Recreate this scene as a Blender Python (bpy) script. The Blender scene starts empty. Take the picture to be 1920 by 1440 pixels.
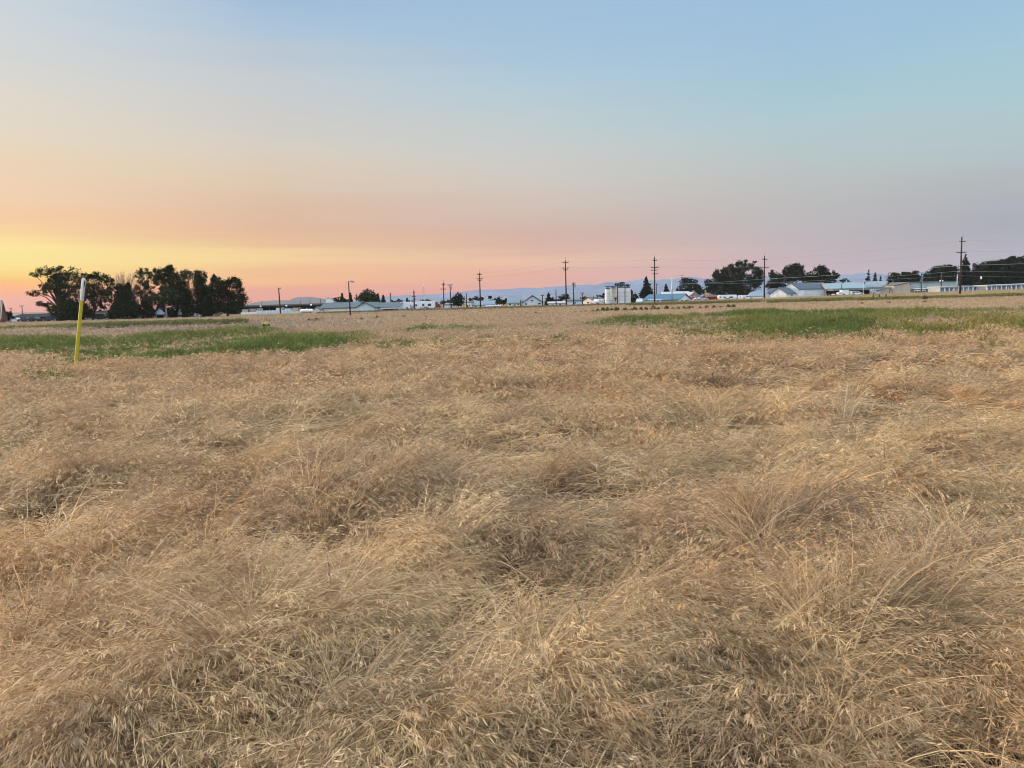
import bpy, math, random
import numpy as np
from mathutils import Vector, Matrix

random.seed(7)
RNG = np.random.default_rng(11)
SC = bpy.context.scene
COL = SC.collection
R = math.radians

# ------------------------------------------------------------------ camera
F = 1386.0                     # focal length in photo pixels (1920 wide)
EYE = 1.55
PITCH, ROLL = R(6.38), R(1.575)
fw = Vector((0, math.cos(PITCH), -math.sin(PITCH)))
r0 = Vector((1, 0, 0)); u0 = Vector((0, math.sin(PITCH), math.cos(PITCH)))
rt = r0 * math.cos(ROLL) - u0 * math.sin(ROLL)
up = u0 * math.cos(ROLL) + r0 * math.sin(ROLL)
cam = bpy.data.cameras.new('camera')
cam.sensor_width = 36; cam.lens = F / 1920 * 36
cam.clip_start = 0.05; cam.clip_end = 40000
cam_o = bpy.data.objects.new('camera', cam); COL.objects.link(cam_o)
cam_o.matrix_world = Matrix(((rt.x, up.x, -fw.x, 0), (rt.y, up.y, -fw.y, 0), (rt.z, up.z, -fw.z, EYE), (0, 0, 0, 1)))
SC.camera = cam_o

def ray(px, py):
    d = fw * F + rt * (px - 960) + up * (720 - py)
    return d.normalized()
def P(px, py, Y):
    """world point at distance Y in front that the photo shows at px, py"""
    d = ray(px, py); k = Y / d.y
    return Vector((d.x * k, Y, EYE + d.z * k))
def wx(px, Y, py=560): return P(px, py, Y).x
def wz(px, py, Y): return P(px, py, Y).z
def on_ground(px, py):
    d = ray(px, py); k = -EYE / d.z
    return d.x * k, d.y * k

def lin(c):
    c = [x / 255 for x in c]
    return tuple(x / 12.92 if x <= .04045 else ((x + .055) / 1.055) ** 2.4 for x in c)

# ------------------------------------------------------------------ numpy noise
def _h(ix, iy, s):
    n = (ix.astype(np.int64) * 374761393 + iy.astype(np.int64) * 668265263 + s * 974634777) & 0xffffffff
    n = ((n ^ (n >> 13)) * 1274126177) & 0xffffffff
    n = (n ^ (n >> 16)) & 0xffffffff
    return n / 4294967295.0
def vn(x, y, s=0):
    x = np.asarray(x, float); y = np.asarray(y, float)
    ix = np.floor(x); iy = np.floor(y); fx = x - ix; fy = y - iy
    fx = fx * fx * (3 - 2 * fx); fy = fy * fy * (3 - 2 * fy)
    a = _h(ix, iy, s); b = _h(ix + 1, iy, s); c = _h(ix, iy + 1, s); d = _h(ix + 1, iy + 1, s)
    return (a * (1 - fx) + b * fx) * (1 - fy) + (c * (1 - fx) + d * fx) * fy
def fbm(x, y, s=0, o=3):
    t = 0; a = .5; n = 0
    for k in range(o):
        t = t + a * vn(x * 2 ** k, y * 2 ** k, s + 17 * k); n += a; a *= .5
    return t / n
def sstep(a, b, x):
    t = np.clip((np.asarray(x, float) - a) / (b - a), 0, 1); return t * t * (3 - 2 * t)

# ------------------------------------------------------------------ ground shape
MOUNDS = []   # x, y, radius along, radius across, angle, height
def _m(px, py, ra, rb, ang, h):
    x, y = on_ground(px, py); MOUNDS.append((x, y, ra, rb, R(ang), h))
_m(1440, 1130, .40, .26, 40, .16); _m(1010, 1330, .30, .16, 60, .20); _m(1520, 1300, .55, .30, 20, .16)
_m(1790, 1200, .6, .35, 15, .16); _m(420, 1330, .65, .28, 18, .17); _m(140, 1260, .5, .32, 10, .17)
_m(900, 1090, .7, .28, 15, .12); _m(700, 985, .5, .3, 10, .16); _m(560, 920, .6, .3, 0, .14)
_m(380, 1040, .9, .3, 25, .12); _m(120, 950, .8, .5, 0, .14); _m(1500, 985, .9, .4, 20, .13)
_m(1830, 1000, 1., .5, 15, .12); _m(1150, 960, .7, .4, 0, .12); _m(1880, 1330, .4, .3, 30, .14)
_m(930, 760, 1.2, .7, 0, .18); _m(470, 810, 1.5, .6, 5, .14); _m(1430, 810, 1.2, .6, 10, .16)
_m(1130, 730, 1.5, .6, 0, .16); _m(1380, 690, 1.6, .7, 0, .18); _m(700, 850, .8, .4, 0, .12); _m(30, 1130, .5, .35, 0, .16)
_m(1090, 830, 1., .4, 0, .14); _m(1700, 880, 1.2, .5, 10, .14); _m(640, 1140, .45, .22, 15, .10); _m(1250, 1190, .4, .2, 30, .10)

def mound(x, y):
    t = np.zeros(np.shape(x))
    for mx, my, ra, rb, an, h in MOUNDS:
        dx = x - mx; dy = y - my
        u = (dx * math.cos(an) + dy * math.sin(an)) / ra; v = (-dx * math.sin(an) + dy * math.cos(an)) / rb
        t = t + h * np.exp(-(u * u + v * v))
    return t
def tuft(x, y):
    """0..1, little tussocks of uneven size"""
    a = sstep(.55, .85, vn(x * 2.1 + 5, y * 2.6 + 1, 12)) ; b = sstep(.55, .9, vn(x * 4.3 + 9, y * 5.1, 13))
    return np.maximum(a, b * .7)
def ghz(x, y):
    """ground height"""
    x = np.asarray(x, float); y = np.asarray(y, float)
    d = np.hypot(x, y)
    a = (1 - sstep(12, 60, d))
    rough = (fbm(x * .8 + 3, y * 1.3 + 9, 5, 3) - .5) * .08 + (vn(x * 2.4, y * 3.4, 8) - .5) * .09 + (vn(x * 5.1, y * 7.3, 18) - .5) * .07
    near = sstep(.5, 2.0, d)
    rise = sstep(135, 208, y) * np.clip((x - 40) / 110, 0, 1.3) * .85
    return a * near * (rough + mound(x, y) * .34 + tuft(x, y) * .075) + rise + (fbm(x * .06, y * .06, 3, 2) - .5) * .14 * sstep(15, 50, d) * (1 - sstep(100, 140, d))
def gz(x, y): return float(ghz(np.array([x]), np.array([y]))[0])

# ------------------------------------------------------------------ materials
def newmat(name):
    m = bpy.data.materials.new(name); m.use_nodes = True
    nt = m.node_tree; return m, nt, nt.nodes['Principled BSDF']
_MC = {}
def mat(name, c, rough=.7, var=.12, scale=1.5, metal=0., stripe=None, dirt=0.):
    """painted or plain surface; noise in its own colour; stripe = (axis, period m, strength) for ribbed sheet or boards"""
    if name in _MC: return _MC[name]
    m, nt, b = newmat(name); L = nt.links; N = nt.nodes
    tc = N.new('ShaderNodeTexCoord')
    nz = N.new('ShaderNodeTexNoise'); nz.inputs['Scale'].default_value = scale; nz.inputs['Detail'].default_value = 5
    L.new(tc.outputs['Object'], nz.inputs['Vector'])
    rp = N.new('ShaderNodeValToRGB')
    rp.color_ramp.elements[0].position = .3; rp.color_ramp.elements[1].position = .72
    lo = [x * (1 - var) for x in c]; hi = [min(1, x * (1 + var)) for x in c]
    rp.color_ramp.elements[0].color = (*lo, 1); rp.color_ramp.elements[1].color = (*hi, 1)
    L.new(nz.outputs['Fac'], rp.inputs['Fac'])
    out = rp.outputs['Color']
    if dirt:
        n2 = N.new('ShaderNodeTexNoise'); n2.inputs['Scale'].default_value = scale * .4; n2.inputs['Detail'].default_value = 8
        mp = N.new('ShaderNodeMapping'); mp.inputs['Scale'].default_value = (3, 3, .5)
        L.new(tc.outputs['Object'], mp.inputs['Vector']); L.new(mp.outputs['Vector'], n2.inputs['Vector'])
        mr = N.new('ShaderNodeMapRange'); mr.inputs['From Min'].default_value = .5; mr.inputs['From Max'].default_value = .75
        mr.inputs['To Max'].default_value = dirt
        L.new(n2.outputs['Fac'], mr.inputs['Value'])
        mx = N.new('ShaderNodeMixRGB'); mx.inputs['Color2'].default_value = (.16, .12, .08, 1)
        L.new(mr.outputs['Result'], mx.inputs['Fac']); L.new(out, mx.inputs['Color1']); out = mx.outputs['Color']
    L.new(out, b.inputs['Base Color'])
    if stripe:
        ax, per, st = stripe
        w = N.new('ShaderNodeTexWave'); w.wave_type = 'BANDS'; w.bands_direction = ax
        w.inputs['Scale'].default_value = 2 * math.pi / per / 20 * 1.0; w.inputs['Distortion'].default_value = 0
        L.new(tc.outputs['Object'], w.inputs['Vector'])
        bp = N.new('ShaderNodeBump'); bp.inputs['Strength'].default_value = st; bp.inputs['Distance'].default_value = .05
        L.new(w.outputs['Fac'], bp.inputs['Height']); L.new(bp.outputs['Normal'], b.inputs['Normal'])
    b.inputs['Roughness'].default_value = rough; b.inputs['Metallic'].default_value = metal
    b.inputs['Specular IOR Level'].default_value = .5 if rough < .4 else .12
    _MC[name] = m; return m

def attrmat(name, rough=.75, transl=.25, var=.25, scale=6., spec=.2):
    """plant matter: colour of each blade or leaf from its own attribute, some light passing through"""
    m, nt, b = newmat(name); L = nt.links; N = nt.nodes
    at = N.new('ShaderNodeAttribute'); at.attribute_name = 'Col'
    tc = N.new('ShaderNodeTexCoord')
    nz = N.new('ShaderNodeTexNoise'); nz.inputs['Scale'].default_value = scale; nz.inputs['Detail'].default_value = 3
    L.new(tc.outputs['Object'], nz.inputs['Vector'])
    mr = N.new('ShaderNodeMapRange'); mr.inputs['From Min'].default_value = .3; mr.inputs['From Max'].default_value = .7
    mr.inputs['To Min'].default_value = 1 - var; mr.inputs['To Max'].default_value = 1 + var
    L.new(nz.outputs['Fac'], mr.inputs['Value'])
    vm = N.new('ShaderNodeVectorMath'); vm.operation = 'SCALE'
    L.new(at.outputs['Color'], vm.inputs[0]); L.new(mr.outputs['Result'], vm.inputs['Scale'])
    L.new(vm.outputs['Vector'], b.inputs['Base Color'])
    b.inputs['Roughness'].default_value = rough; b.inputs['Specular IOR Level'].default_value = spec
    tr = N.new('ShaderNodeBsdfTranslucent'); L.new(vm.outputs['Vector'], tr.inputs['Color'])
    mx = N.new('ShaderNodeMixShader'); mx.inputs['Fac'].default_value = transl
    L.new(b.outputs[0], mx.inputs[1]); L.new(tr.outputs[0], mx.inputs[2])
    L.new(mx.outputs[0], N['Material Output'].inputs['Surface'])
    return m

# ------------------------------------------------------------------ object helpers
def tag(o, label=None, cat=None, group=None, kind=None):
    if label: o['label'] = label
    if cat: o['category'] = cat
    if group: o['group'] = group
    if kind: o['kind'] = kind
    return o
def empty(name, loc, label=None, cat=None, group=None, rz=0):
    o = bpy.data.objects.new(name, None); COL.objects.link(o); o.location = loc; o.rotation_euler = (0, 0, rz)
    o.empty_display_size = .2
    return tag(o, label, cat, group)
def npmesh(name, V, Fq, material, parent=None, colors=None, tris=None, smooth=False):
    me = bpy.data.meshes.new(name)
    V = np.asarray(V, np.float32).reshape(-1, 3)
    nq = 0 if Fq is None else len(Fq); n3 = 0 if tris is None else len(tris)
    me.vertices.add(len(V)); me.vertices.foreach_set('co', V.ravel())
    idx = np.concatenate(([np.asarray(Fq, np.int32).ravel()] if nq else []) + ([np.asarray(tris, np.int32).ravel()] if n3 else []))
    me.loops.add(len(idx)); me.loops.foreach_set('vertex_index', idx)
    me.polygons.add(nq + n3)
    st = np.concatenate((np.arange(nq) * 4, nq * 4 + np.arange(n3) * 3)).astype(np.int32)
    me.polygons.foreach_set('loop_start', st)
    if smooth: me.polygons.foreach_set('use_smooth', np.ones(nq + n3, bool))
    me.update(calc_edges=True)
    if colors is not None:
        c = np.ones((len(V), 4), np.float32); c[:, :3] = colors
        a = me.color_attributes.new('Col', 'FLOAT_COLOR', 'POINT'); a.data.foreach_set('color', c.ravel())
    me.materials.append(material)
    o = bpy.data.objects.new(name, me); COL.objects.link(o)
    if parent: o.parent = parent
    return o

class MB:
    def __init__(s): s.v = []; s.f = []
    def add(s, vs, fs):
        k = len(s.v); s.v += [tuple(v) for v in vs]; s.f += [tuple(i + k for i in f) for f in fs]; return s
    def box(s, x0, x1, y0, y1, z0, z1):
        return s.add([(x0,y0,z0),(x1,y0,z0),(x1,y1,z0),(x0,y1,z0),(x0,y0,z1),(x1,y0,z1),(x1,y1,z1),(x0,y1,z1)],
                     [(0,3,2,1),(4,5,6,7),(0,1,5,4),(1,2,6,5),(2,3,7,6),(3,0,4,7)])
    def hexa(s, a, b, c, d, e, f, g, h):
        return s.add([a,b,c,d,e,f,g,h], [(0,3,2,1),(4,5,6,7),(0,1,5,4),(1,2,6,5),(2,3,7,6),(3,0,4,7)])
    def tube(s, pts, rad, n=8, cap=True):
        pts = [Vector(p) for p in pts]
        if not hasattr(rad, '__len__'): rad = [rad] * len(pts)
        rings = []; a = None
        for i, p in enumerate(pts):
            d = (pts[min(i + 1, len(pts) - 1)] - pts[max(i - 1, 0)]).normalized()
            if a is None:
                a = d.orthogonal().normalized()
            else:
                a = (a - d * a.dot(d)).normalized()
            b = d.cross(a)
            rings.append([p + (a * math.cos(2 * math.pi * k / n) + b * math.sin(2 * math.pi * k / n)) * rad[i] for k in range(n)])
        vs = [v for r in rings for v in r]; fs = []
        for i in range(len(pts) - 1):
            for k in range(n):
                fs.append((i * n + k, i * n + (k + 1) % n, (i + 1) * n + (k + 1) % n, (i + 1) * n + k))
        if cap: fs += [tuple(reversed(range(n))), tuple((len(pts) - 1) * n + k for k in range(n))]
        return s.add(vs, fs)
    def prism(s, prof, x0, x1):
        """profile in y,z extruded along x"""
        n = len(prof)
        vs = [(x0, y, z) for y, z in prof] + [(x1, y, z) for y, z in prof]
        fs = [tuple(range(n)), tuple(reversed(range(n, 2 * n)))] + [(i, i + n, (i + 1) % n + n, (i + 1) % n) for i in range(n)]
        return s.add(vs, fs)
    def build(s, name, material, parent=None, smooth=False):
        me = bpy.data.meshes.new(name); me.from_pydata(s.v, [], s.f); me.materials.append(material)
        if smooth: me.polygons.foreach_set('use_smooth', np.ones(len(me.polygons), bool))
        me.update()
        o = bpy.data.objects.new(name, me); COL.objects.link(o)
        if parent: o.parent = parent
        return o
# ------------------------------------------------------------------ sky (world), sun
SKY = [
 (30, [(40,(205,214,219)),(100,(210,214,214)),(180,(222,216,204)),(240,(228,216,196)),(300,(235,212,182)),(360,(244,209,172)),(410,(249,204,160)),(440,(252,214,152)),(470,(254,231,152)),(498,(254,227,138)),(525,(251,204,130)),(555,(247,180,135)),(582,(240,170,142))]),
 (510, [(0,(160,190,220)),(50,(170,198,220)),(100,(185,200,213)),(160,(197,205,209)),(220,(205,205,202)),(280,(215,207,193)),(330,(221,202,179)),(380,(223,191,164)),(430,(229,184,154)),(460,(237,194,150)),(485,(248,213,154)),(508,(241,191,148)),(530,(243,193,150)),(550,(231,174,150)),(575,(224,160,150))]),
 (990, [(0,(158,192,222)),(100,(165,197,220)),(150,(175,203,219)),(220,(189,205,209)),(290,(202,204,201)),(350,(209,199,190)),(400,(211,189,177)),(440,(214,178,165)),(470,(224,180,163)),(492,(238,193,164)),(510,(229,180,164)),(540,(228,174,165)),(562,(220,170,165))]),
 (1470, [(0,(155,192,224)),(100,(160,195,220)),(170,(165,200,214)),(230,(175,202,209)),(300,(185,197,198)),(350,(189,191,189)),(400,(189,185,186)),(450,(194,181,185)),(490,(202,180,185)),(540,(205,182,188))]),
 (1890, [(0,(155,195,221)),(100,(162,200,216)),(180,(170,202,210)),(270,(179,197,201)),(350,(178,184,188)),(420,(172,174,184)),(490,(184,180,192)),(535,(188,184,196))]),
]
BACKK = 1.85
ZEN, ZENK = (216, 203, 188), 3.35
HAZE_D, HAZE_TOP, HAZE_R = 1.25e-4, 165., 7600.
HAZE_J = {30: (.45, .55, .65), 510: (.42, .54, .60), 990: (.42, .49, .54), 1470: (.44, .46, .49), 1890: (.44, .45, .48)}      # light the air itself sends back; the clear sky beyond is brighter by as much as the air takes
w = bpy.data.worlds.new('World'); SC.world = w; w.use_nodes = True
nt = w.node_tree; N = nt.nodes; L = nt.links
def math_(op, a, b=None, clamp=False):
    n = N.new('ShaderNodeMath'); n.operation = op; n.use_clamp = clamp
    for i, v in enumerate((a, b)):
        if v is None: continue
        if isinstance(v, (int, float)): n.inputs[i].default_value = v
        else: L.new(v, n.inputs[i])
    return n.outputs[0]
tc = N.new('ShaderNodeTexCoord'); sx = N.new('ShaderNodeSeparateXYZ'); L.new(tc.outputs['Generated'], sx.inputs[0])
elev = math_('ARCSINE', sx.outputs['Z']); az = math_('ARCTAN2', sx.outputs['X'], sx.outputs['Y'])
cb = N.new('ShaderNodeCombineXYZ'); L.new(math_('MULTIPLY', az, 2.2), cb.inputs[0]); L.new(math_('MULTIPLY', elev, 48.), cb.inputs[1])
nz = N.new('ShaderNodeTexNoise'); nz.inputs['Scale'].default_value = 1.3; nz.inputs['Detail'].default_value = 4
L.new(cb.outputs[0], nz.inputs['Vector'])
wob = math_('MULTIPLY', math_('SUBTRACT', nz.outputs['Fac'], .5), .034)
elev2 = math_('ADD', elev, wob)
E0, E1 = R(-6), R(60)
fac = math_('DIVIDE', math_('SUBTRACT', elev2, E0), E1 - E0, True)
def ramp(stops):
    n = N.new('ShaderNodeValToRGB'); cr = n.color_ramp
    stops = sorted(stops); els = cr.elements
    while len(els) < len(stops): els.new(.5)
    for e, (f, c) in zip(els, stops): e.position = f; e.color = (*c, 1)
    for e, (f, c) in zip(els, stops): e.position = f; e.color = (*c, 1)
    L.new(fac, n.inputs['Fac']); return n.outputs['Color']
def fpos(e): return min(1, max(0, (e - E0) / (E1 - E0)))
def calm(c, low):
    m = .3 * c[0] + .55 * c[1] + .15 * c[2]; return [m + (q - m) * (.83 if low else .90) for q in c]
keys = []
for px, tab in SKY:
    st = []
    for py, c in tab:
        e = math.asin(ray(px, py).z); T = math.exp(-HAZE_D * min(HAZE_R, (HAZE_TOP - EYE) / max(.004, math.sin(e))))
        st.append((fpos(e), tuple(max(.02, (q - (1 - T) * j) / T) for q, j in zip(lin(calm(c, e < R(8))), HAZE_J[px]))))
    st += [(0, st[-1][1]), (fpos(R(34)), lin((140, 182, 220))), (1, lin(ZEN))]
    d = ray(px, 400); keys.append((math.atan2(d.x, d.y), ramp(st)))
glow = [(0, lin((240,170,120))), (fpos(R(1)), lin((250,190,120))), (fpos(R(4)), lin((255,232,150))), (fpos(R(8)), lin((252,215,165))), (fpos(R(16)), lin((225,215,200))), (fpos(R(34)), lin((160,190,215))), (1, lin(ZEN))]
back = [(0, lin((170,165,185))), (fpos(R(4)), lin((185,178,195))), (fpos(R(10)), lin((190,190,200))), (fpos(R(20)), lin((170,195,215))), (fpos(R(34)), lin((140,182,220))), (1, lin(ZEN))]
back = [(f_, tuple(BACKK * q for q in c_)) if f_ < .99 else (f_, c_) for f_, c_ in back]
rb = ramp(back); rg = ramp(glow)
keys = [(R(-150), rb), (R(-72), rg)] + keys + [(R(100), rb)]
res = keys[0][1]
for (a0, _), (a1, c) in zip(keys, keys[1:]):
    f = math_('DIVIDE', math_('SUBTRACT', az, a0), a1 - a0, True)
    mx = N.new('ShaderNodeMixRGB'); L.new(f, mx.inputs['Fac']); L.new(res, mx.inputs['Color1']); L.new(c, mx.inputs['Color2']); res = mx.outputs['Color']
boost = N.new('ShaderNodeMapRange'); boost.interpolation_type = 'SMOOTHSTEP'
boost.inputs['From Min'].default_value = R(24); boost.inputs['From Max'].default_value = R(50)
boost.inputs['To Min'].default_value = 1; boost.inputs['To Max'].default_value = ZENK
L.new(elev, boost.inputs['Value'])
bg = N['Background']; L.new(res, bg.inputs['Color']); L.new(boost.outputs['Result'], bg.inputs['Strength'])

sun = bpy.data.lights.new('sun', 'SUN'); sun.energy = 4.4; sun.angle = R(10); sun.color = (1, .72, .44)
so = bpy.data.objects.new('sun', sun); COL.objects.link(so)
SAZ, SEL = R(-72), R(10)
sd = Vector((math.sin(SAZ) * math.cos(SEL), math.cos(SAZ) * math.cos(SEL), math.sin(SEL)))
so.rotation_euler = sd.to_track_quat('Z', 'Y').to_euler(); so.location = (-30, 10, 30)
vs = SC.view_settings; SC.display_settings.display_device = 'sRGB'
vs.view_transform = 'Standard'; vs.look = 'None'; vs.exposure = 0; vs.gamma = 1; vs.use_curve_mapping = False
cy = SC.cycles
cy.max_bounces = 6; cy.diffuse_bounces = 2; cy.glossy_bounces = 2; cy.transmission_bounces = 4; cy.volume_bounces = 0; cy.transparent_max_bounces = 8
cy.use_adaptive_sampling = False; SC.render.filter_size = 1.0; cy.filter_width = 1.0
cy.use_denoising = True; cy.denoiser = 'OPENIMAGEDENOISE'; cy.denoising_input_passes = 'RGB_ALBEDO_NORMAL'; cy.denoising_prefilter = 'ACCURATE'

# ------------------------------------------------------------------ where the plants grow
def PXof(x, y): return 960 + F * x / np.maximum(y, .1)
def interp(px, xs, ys): return np.interp(px, xs, ys)
def green_mask(x, y):
    """0..1 density of the green weeds"""
    px = PXof(x, y)
    xs_ = [-150,0,150,300,450,600,680,720, 1080,1130,1200,1300,1450,1600,1680,1750,1900,2100]
    lo = interp(px, xs_, [28,27,19.5,18.5,20,23,27,36, 40,34,30.5,26,23.5,24,31,34,35,35])
    hi = interp(px, xs_, [42,42,36,40,43,43,40,36, 40,44,47,50,53,53,51,49,48,48])
    n = (fbm(x * .22, y * .10, 31, 3) - .5)
    wob = n * 5 + (vn(x * .9, y * .35, 33) - .5) * 3
    e = np.minimum(y - lo + wob * .8, hi - y + wob)
    m = sstep(-2.5, 3.5, e)
    # holes and thinner places
    thin = sstep(.40, .62, fbm(x * .35 + 7, y * .16, 44, 3))
    m = m * np.where(px < 900, .86 + .14 * thin, np.where(px > 1640, .30 + .5 * thin, .86 + .14 * thin))
    loose = sstep(.50, .66, fbm(x * .45 + 3, y * .2, 59, 3)) * sstep(20.5, 23, y) * (1 - sstep(31, 35, y)) * sstep(1560, 1640, px)
    m = np.maximum(m, loose * .55)
    # loose tufts in between
    mid = sstep(.56, .66, fbm(x * .55, y * .22, 57, 3)) * sstep(22, 26, y) * (1 - sstep(36, 41, y)) * ((px > 680) & (px < 1160))
    few = sstep(.80, .86, vn(x * 1.1 + 4, y * .8, 63)) * sstep(11, 13, y) * (1 - sstep(26, 30, y)) * ((px < 560) | (px > 1180))
    return np.maximum(np.maximum(m, mid * .45), few * .30)
def soil_mask(x, y):
    px = PXof(x, y)
    n = (fbm(x * .08, y * .05, 71, 3) - .5) * 12
    top_ = interp(px, [-100, 100, 300, 500, 700], [70, 72, 80, 96, 98])
    e = np.minimum(y - 43 + n * .5, top_ - y + n * .2)
    hi = interp(px, [300, 480, 700, 850], [1, 1, .75, .0])
    return sstep(-2, 6, e) * hi
def field_color(x, y):
    """colour of the bare ground / litter, linear"""
    n = fbm(x * .15, y * .08, 81, 4)[:, None]; n2 = vn(x * 1.7, y * 1.1, 83)[:, None]
    tan = np.array([.20, .137, .085]) * (.75 + .5 * n) * (.9 + .2 * n2)
    soil = np.array([.135, .105, .085]) * (.8 + .4 * n) * (.85 + .3 * n2)
    s = soil_mask(x, y)[:, None]
    c = tan * (1 - s) + soil * s
    g = green_mask(x, y)[:, None] * .7
    c = c * (1 - g) + np.array([.07, .075, .03]) * g
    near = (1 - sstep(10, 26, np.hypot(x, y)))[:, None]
    c = c * (1 - near) + np.array([.075, .048, .027]) * (.6 + .8 * n) * near  # litter under the near grass, its colour darkened to put shade in the gaps
    far = sstep(300, 900, np.hypot(x, y))[:, None]
    return c * (1 - far) + np.array([.16, .13, .08]) * far

# ground sheet: polar grid round the camera, out to the horizon
rr = [0.]
r = .35
while r < 7000:
    rr.append(r); r *= 1.035 if r < 14 else (1.017 if r < 240 else 1.09)
rr = np.array(rr[1:])
az_ = np.concatenate((np.linspace(R(-48), R(48), 420), np.linspace(R(48), R(312), 90)[1:-1]))
A_, R_ = np.meshgrid(az_, rr); gx = (R_ * np.sin(A_)).ravel(); gy = (R_ * np.cos(A_)).ravel()
gzv = ghz(gx, gy) - sstep(1500, 7000, np.hypot(gx, gy)) * 3.0
na = len(az_); nr = len(rr)
i, j = np.meshgrid(np.arange(nr - 1), np.arange(na), indexing='ij')
q = np.stack((i * na + j, i * na + (j + 1) % na, (i + 1) * na + (j + 1) % na, (i + 1) * na + j), -1).reshape(-1, 4)[:, ::-1]
gv = np.stack((gx, gy, gzv), -1)
cen = len(gv); gv = np.vstack((gv, [[0, 0, float(gzv[:na].mean())]]))
tri = np.stack((np.full(na, cen), (np.arange(na) + 1) % na, np.arange(na)), -1)
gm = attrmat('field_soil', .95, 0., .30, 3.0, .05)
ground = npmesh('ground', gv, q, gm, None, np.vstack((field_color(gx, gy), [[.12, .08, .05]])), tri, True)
tag(ground, 'flat field of dry earth and straw litter', 'ground', kind='structure')
# ------------------------------------------------------------------ grass
PAL = np.array([.98, .945, .885]) * np.array([[.64,.48,.265],[.56,.40,.235],[.52,.30,.14],[.48,.40,.245],[.27,.185,.135],[.74,.60,.385],[.46,.32,.215]])
def scatter(n, y0, y1, pw=1., wk=.80, add=1.1):
    """n points in the wedge in front; pw shapes the density with distance"""
    y = (y0 ** (pw + 1) + RNG.random(n) * (y1 ** (pw + 1) - y0 ** (pw + 1))) ** (1 / (pw + 1))
    x = (RNG.random(n) * 2 - 1) * (wk * y + add)
    return x, y
class Strips:
    def __init__(s): s.V = []; s.Q = []; s.T = []; s.C = []; s.n = 0
    def strips(s, P0, ph, th0, th1, L, K, w, col, curl=0., pwr=1.3, tip=.25, zmin=None):
        n = len(P0); t = (np.arange(K) + .5) / K
        curl = np.broadcast_to(curl, (n,))
        th = th0[:, None] + (th1 - th0)[:, None] * t[None] ** pwr
        phi = ph[:, None] + curl[:, None] * t[None]
        d = np.stack((np.sin(th) * np.cos(phi), np.sin(th) * np.sin(phi), np.cos(th)), -1)
        st = d * (L / K)[:, None, None]
        pts = np.concatenate((P0[:, None], P0[:, None] + np.cumsum(st, 1)), 1)
        if zmin is not None: pts[..., 2] = np.maximum(pts[..., 2], zmin[:, None])
        dd = np.concatenate((d, d[:, -1:]), 1); ph1 = np.concatenate((phi, phi[:, -1:]), 1)
        side = np.stack((-np.sin(ph1), np.cos(ph1), np.zeros_like(ph1)), -1)
        nb = np.cross(dd, side)
        rl = (RNG.random(n) * math.pi)[:, None, None]
        wv = side * np.cos(rl) + nb * np.sin(rl)
        tt = np.linspace(0, 1, K + 1)
        ww = np.asarray(w)[:, None] * (1 - (1 - tip) * tt[None]) * .5
        wv = wv * ww[..., None]
        V = np.stack((pts - wv, pts + wv), 2)                       # n,K+1,2,3
        b = s.n + np.arange(n)[:, None] * (K + 1) * 2 + np.arange(K)[None] * 2
        s.Q.append(np.stack((b, b + 1, b + 3, b + 2), -1).reshape(-1, 4))
        s.V.append(V.reshape(-1, 3)); s.C.append(np.repeat(col, (K + 1) * 2, 0)); s.n += n * (K + 1) * 2
        return pts, dd
    def leaves(s, B, D, L, w, col):
        """slim diamonds: spikelets, small leaves"""
        n = len(B)
        rv = RNG.normal(size=(n, 3)); sd_ = np.cross(D, rv); sd_ /= np.linalg.norm(sd_, axis=1)[:, None] + 1e-9
        m = B + D * (L * .4)[:, None]
        V = np.stack((B, m - sd_ * (w * .5)[:, None], B + D * L[:, None], m + sd_ * (w * .5)[:, None]), 1)
        b = s.n + np.arange(n)[:, None] * 4 + np.arange(4)[None]
        s.Q.append(b); s.V.append(V.reshape(-1, 3)); s.C.append(np.repeat(col, 4, 0)); s.n += n * 4
    def heads(s, pts, dd, M, L, w, col, droop=.8, spread=.7, t0=.62):
        """M drooping spikelets along the end of each stem"""
        n, K1 = pts.shape[:2]; K = K1 - 1
        t = t0 + (1.02 - t0) * RNG.random((n, M)); f = np.clip(t * K, 0, K - 1e-4); i = f.astype(int); u = (f - i)[..., None]
        I = np.arange(n)[:, None]
        B = pts[I, i] * (1 - u) + pts[I, i + 1] * u
        D = dd[I, i] * .8 + RNG.normal(size=(n, M, 3)) * spread * np.array([1, 1, .6])
        D[..., 2] -= droop
        D /= np.linalg.norm(D, axis=-1)[..., None] + 1e-9
        B = B + D * (L * .25)
        c = np.repeat(col, M, 0) * (.85 + .3 * RNG.random((n * M, 1)))
        s.leaves(B.reshape(-1, 3), D.reshape(-1, 3), L * (.6 + .8 * RNG.random(n * M)), w * (.7 + .6 * RNG.random(n * M)), c)
    def build(s, name, m):
        return npmesh(name, np.vstack(s.V), np.vstack(s.Q), m, None, np.vstack(s.C))

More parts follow.
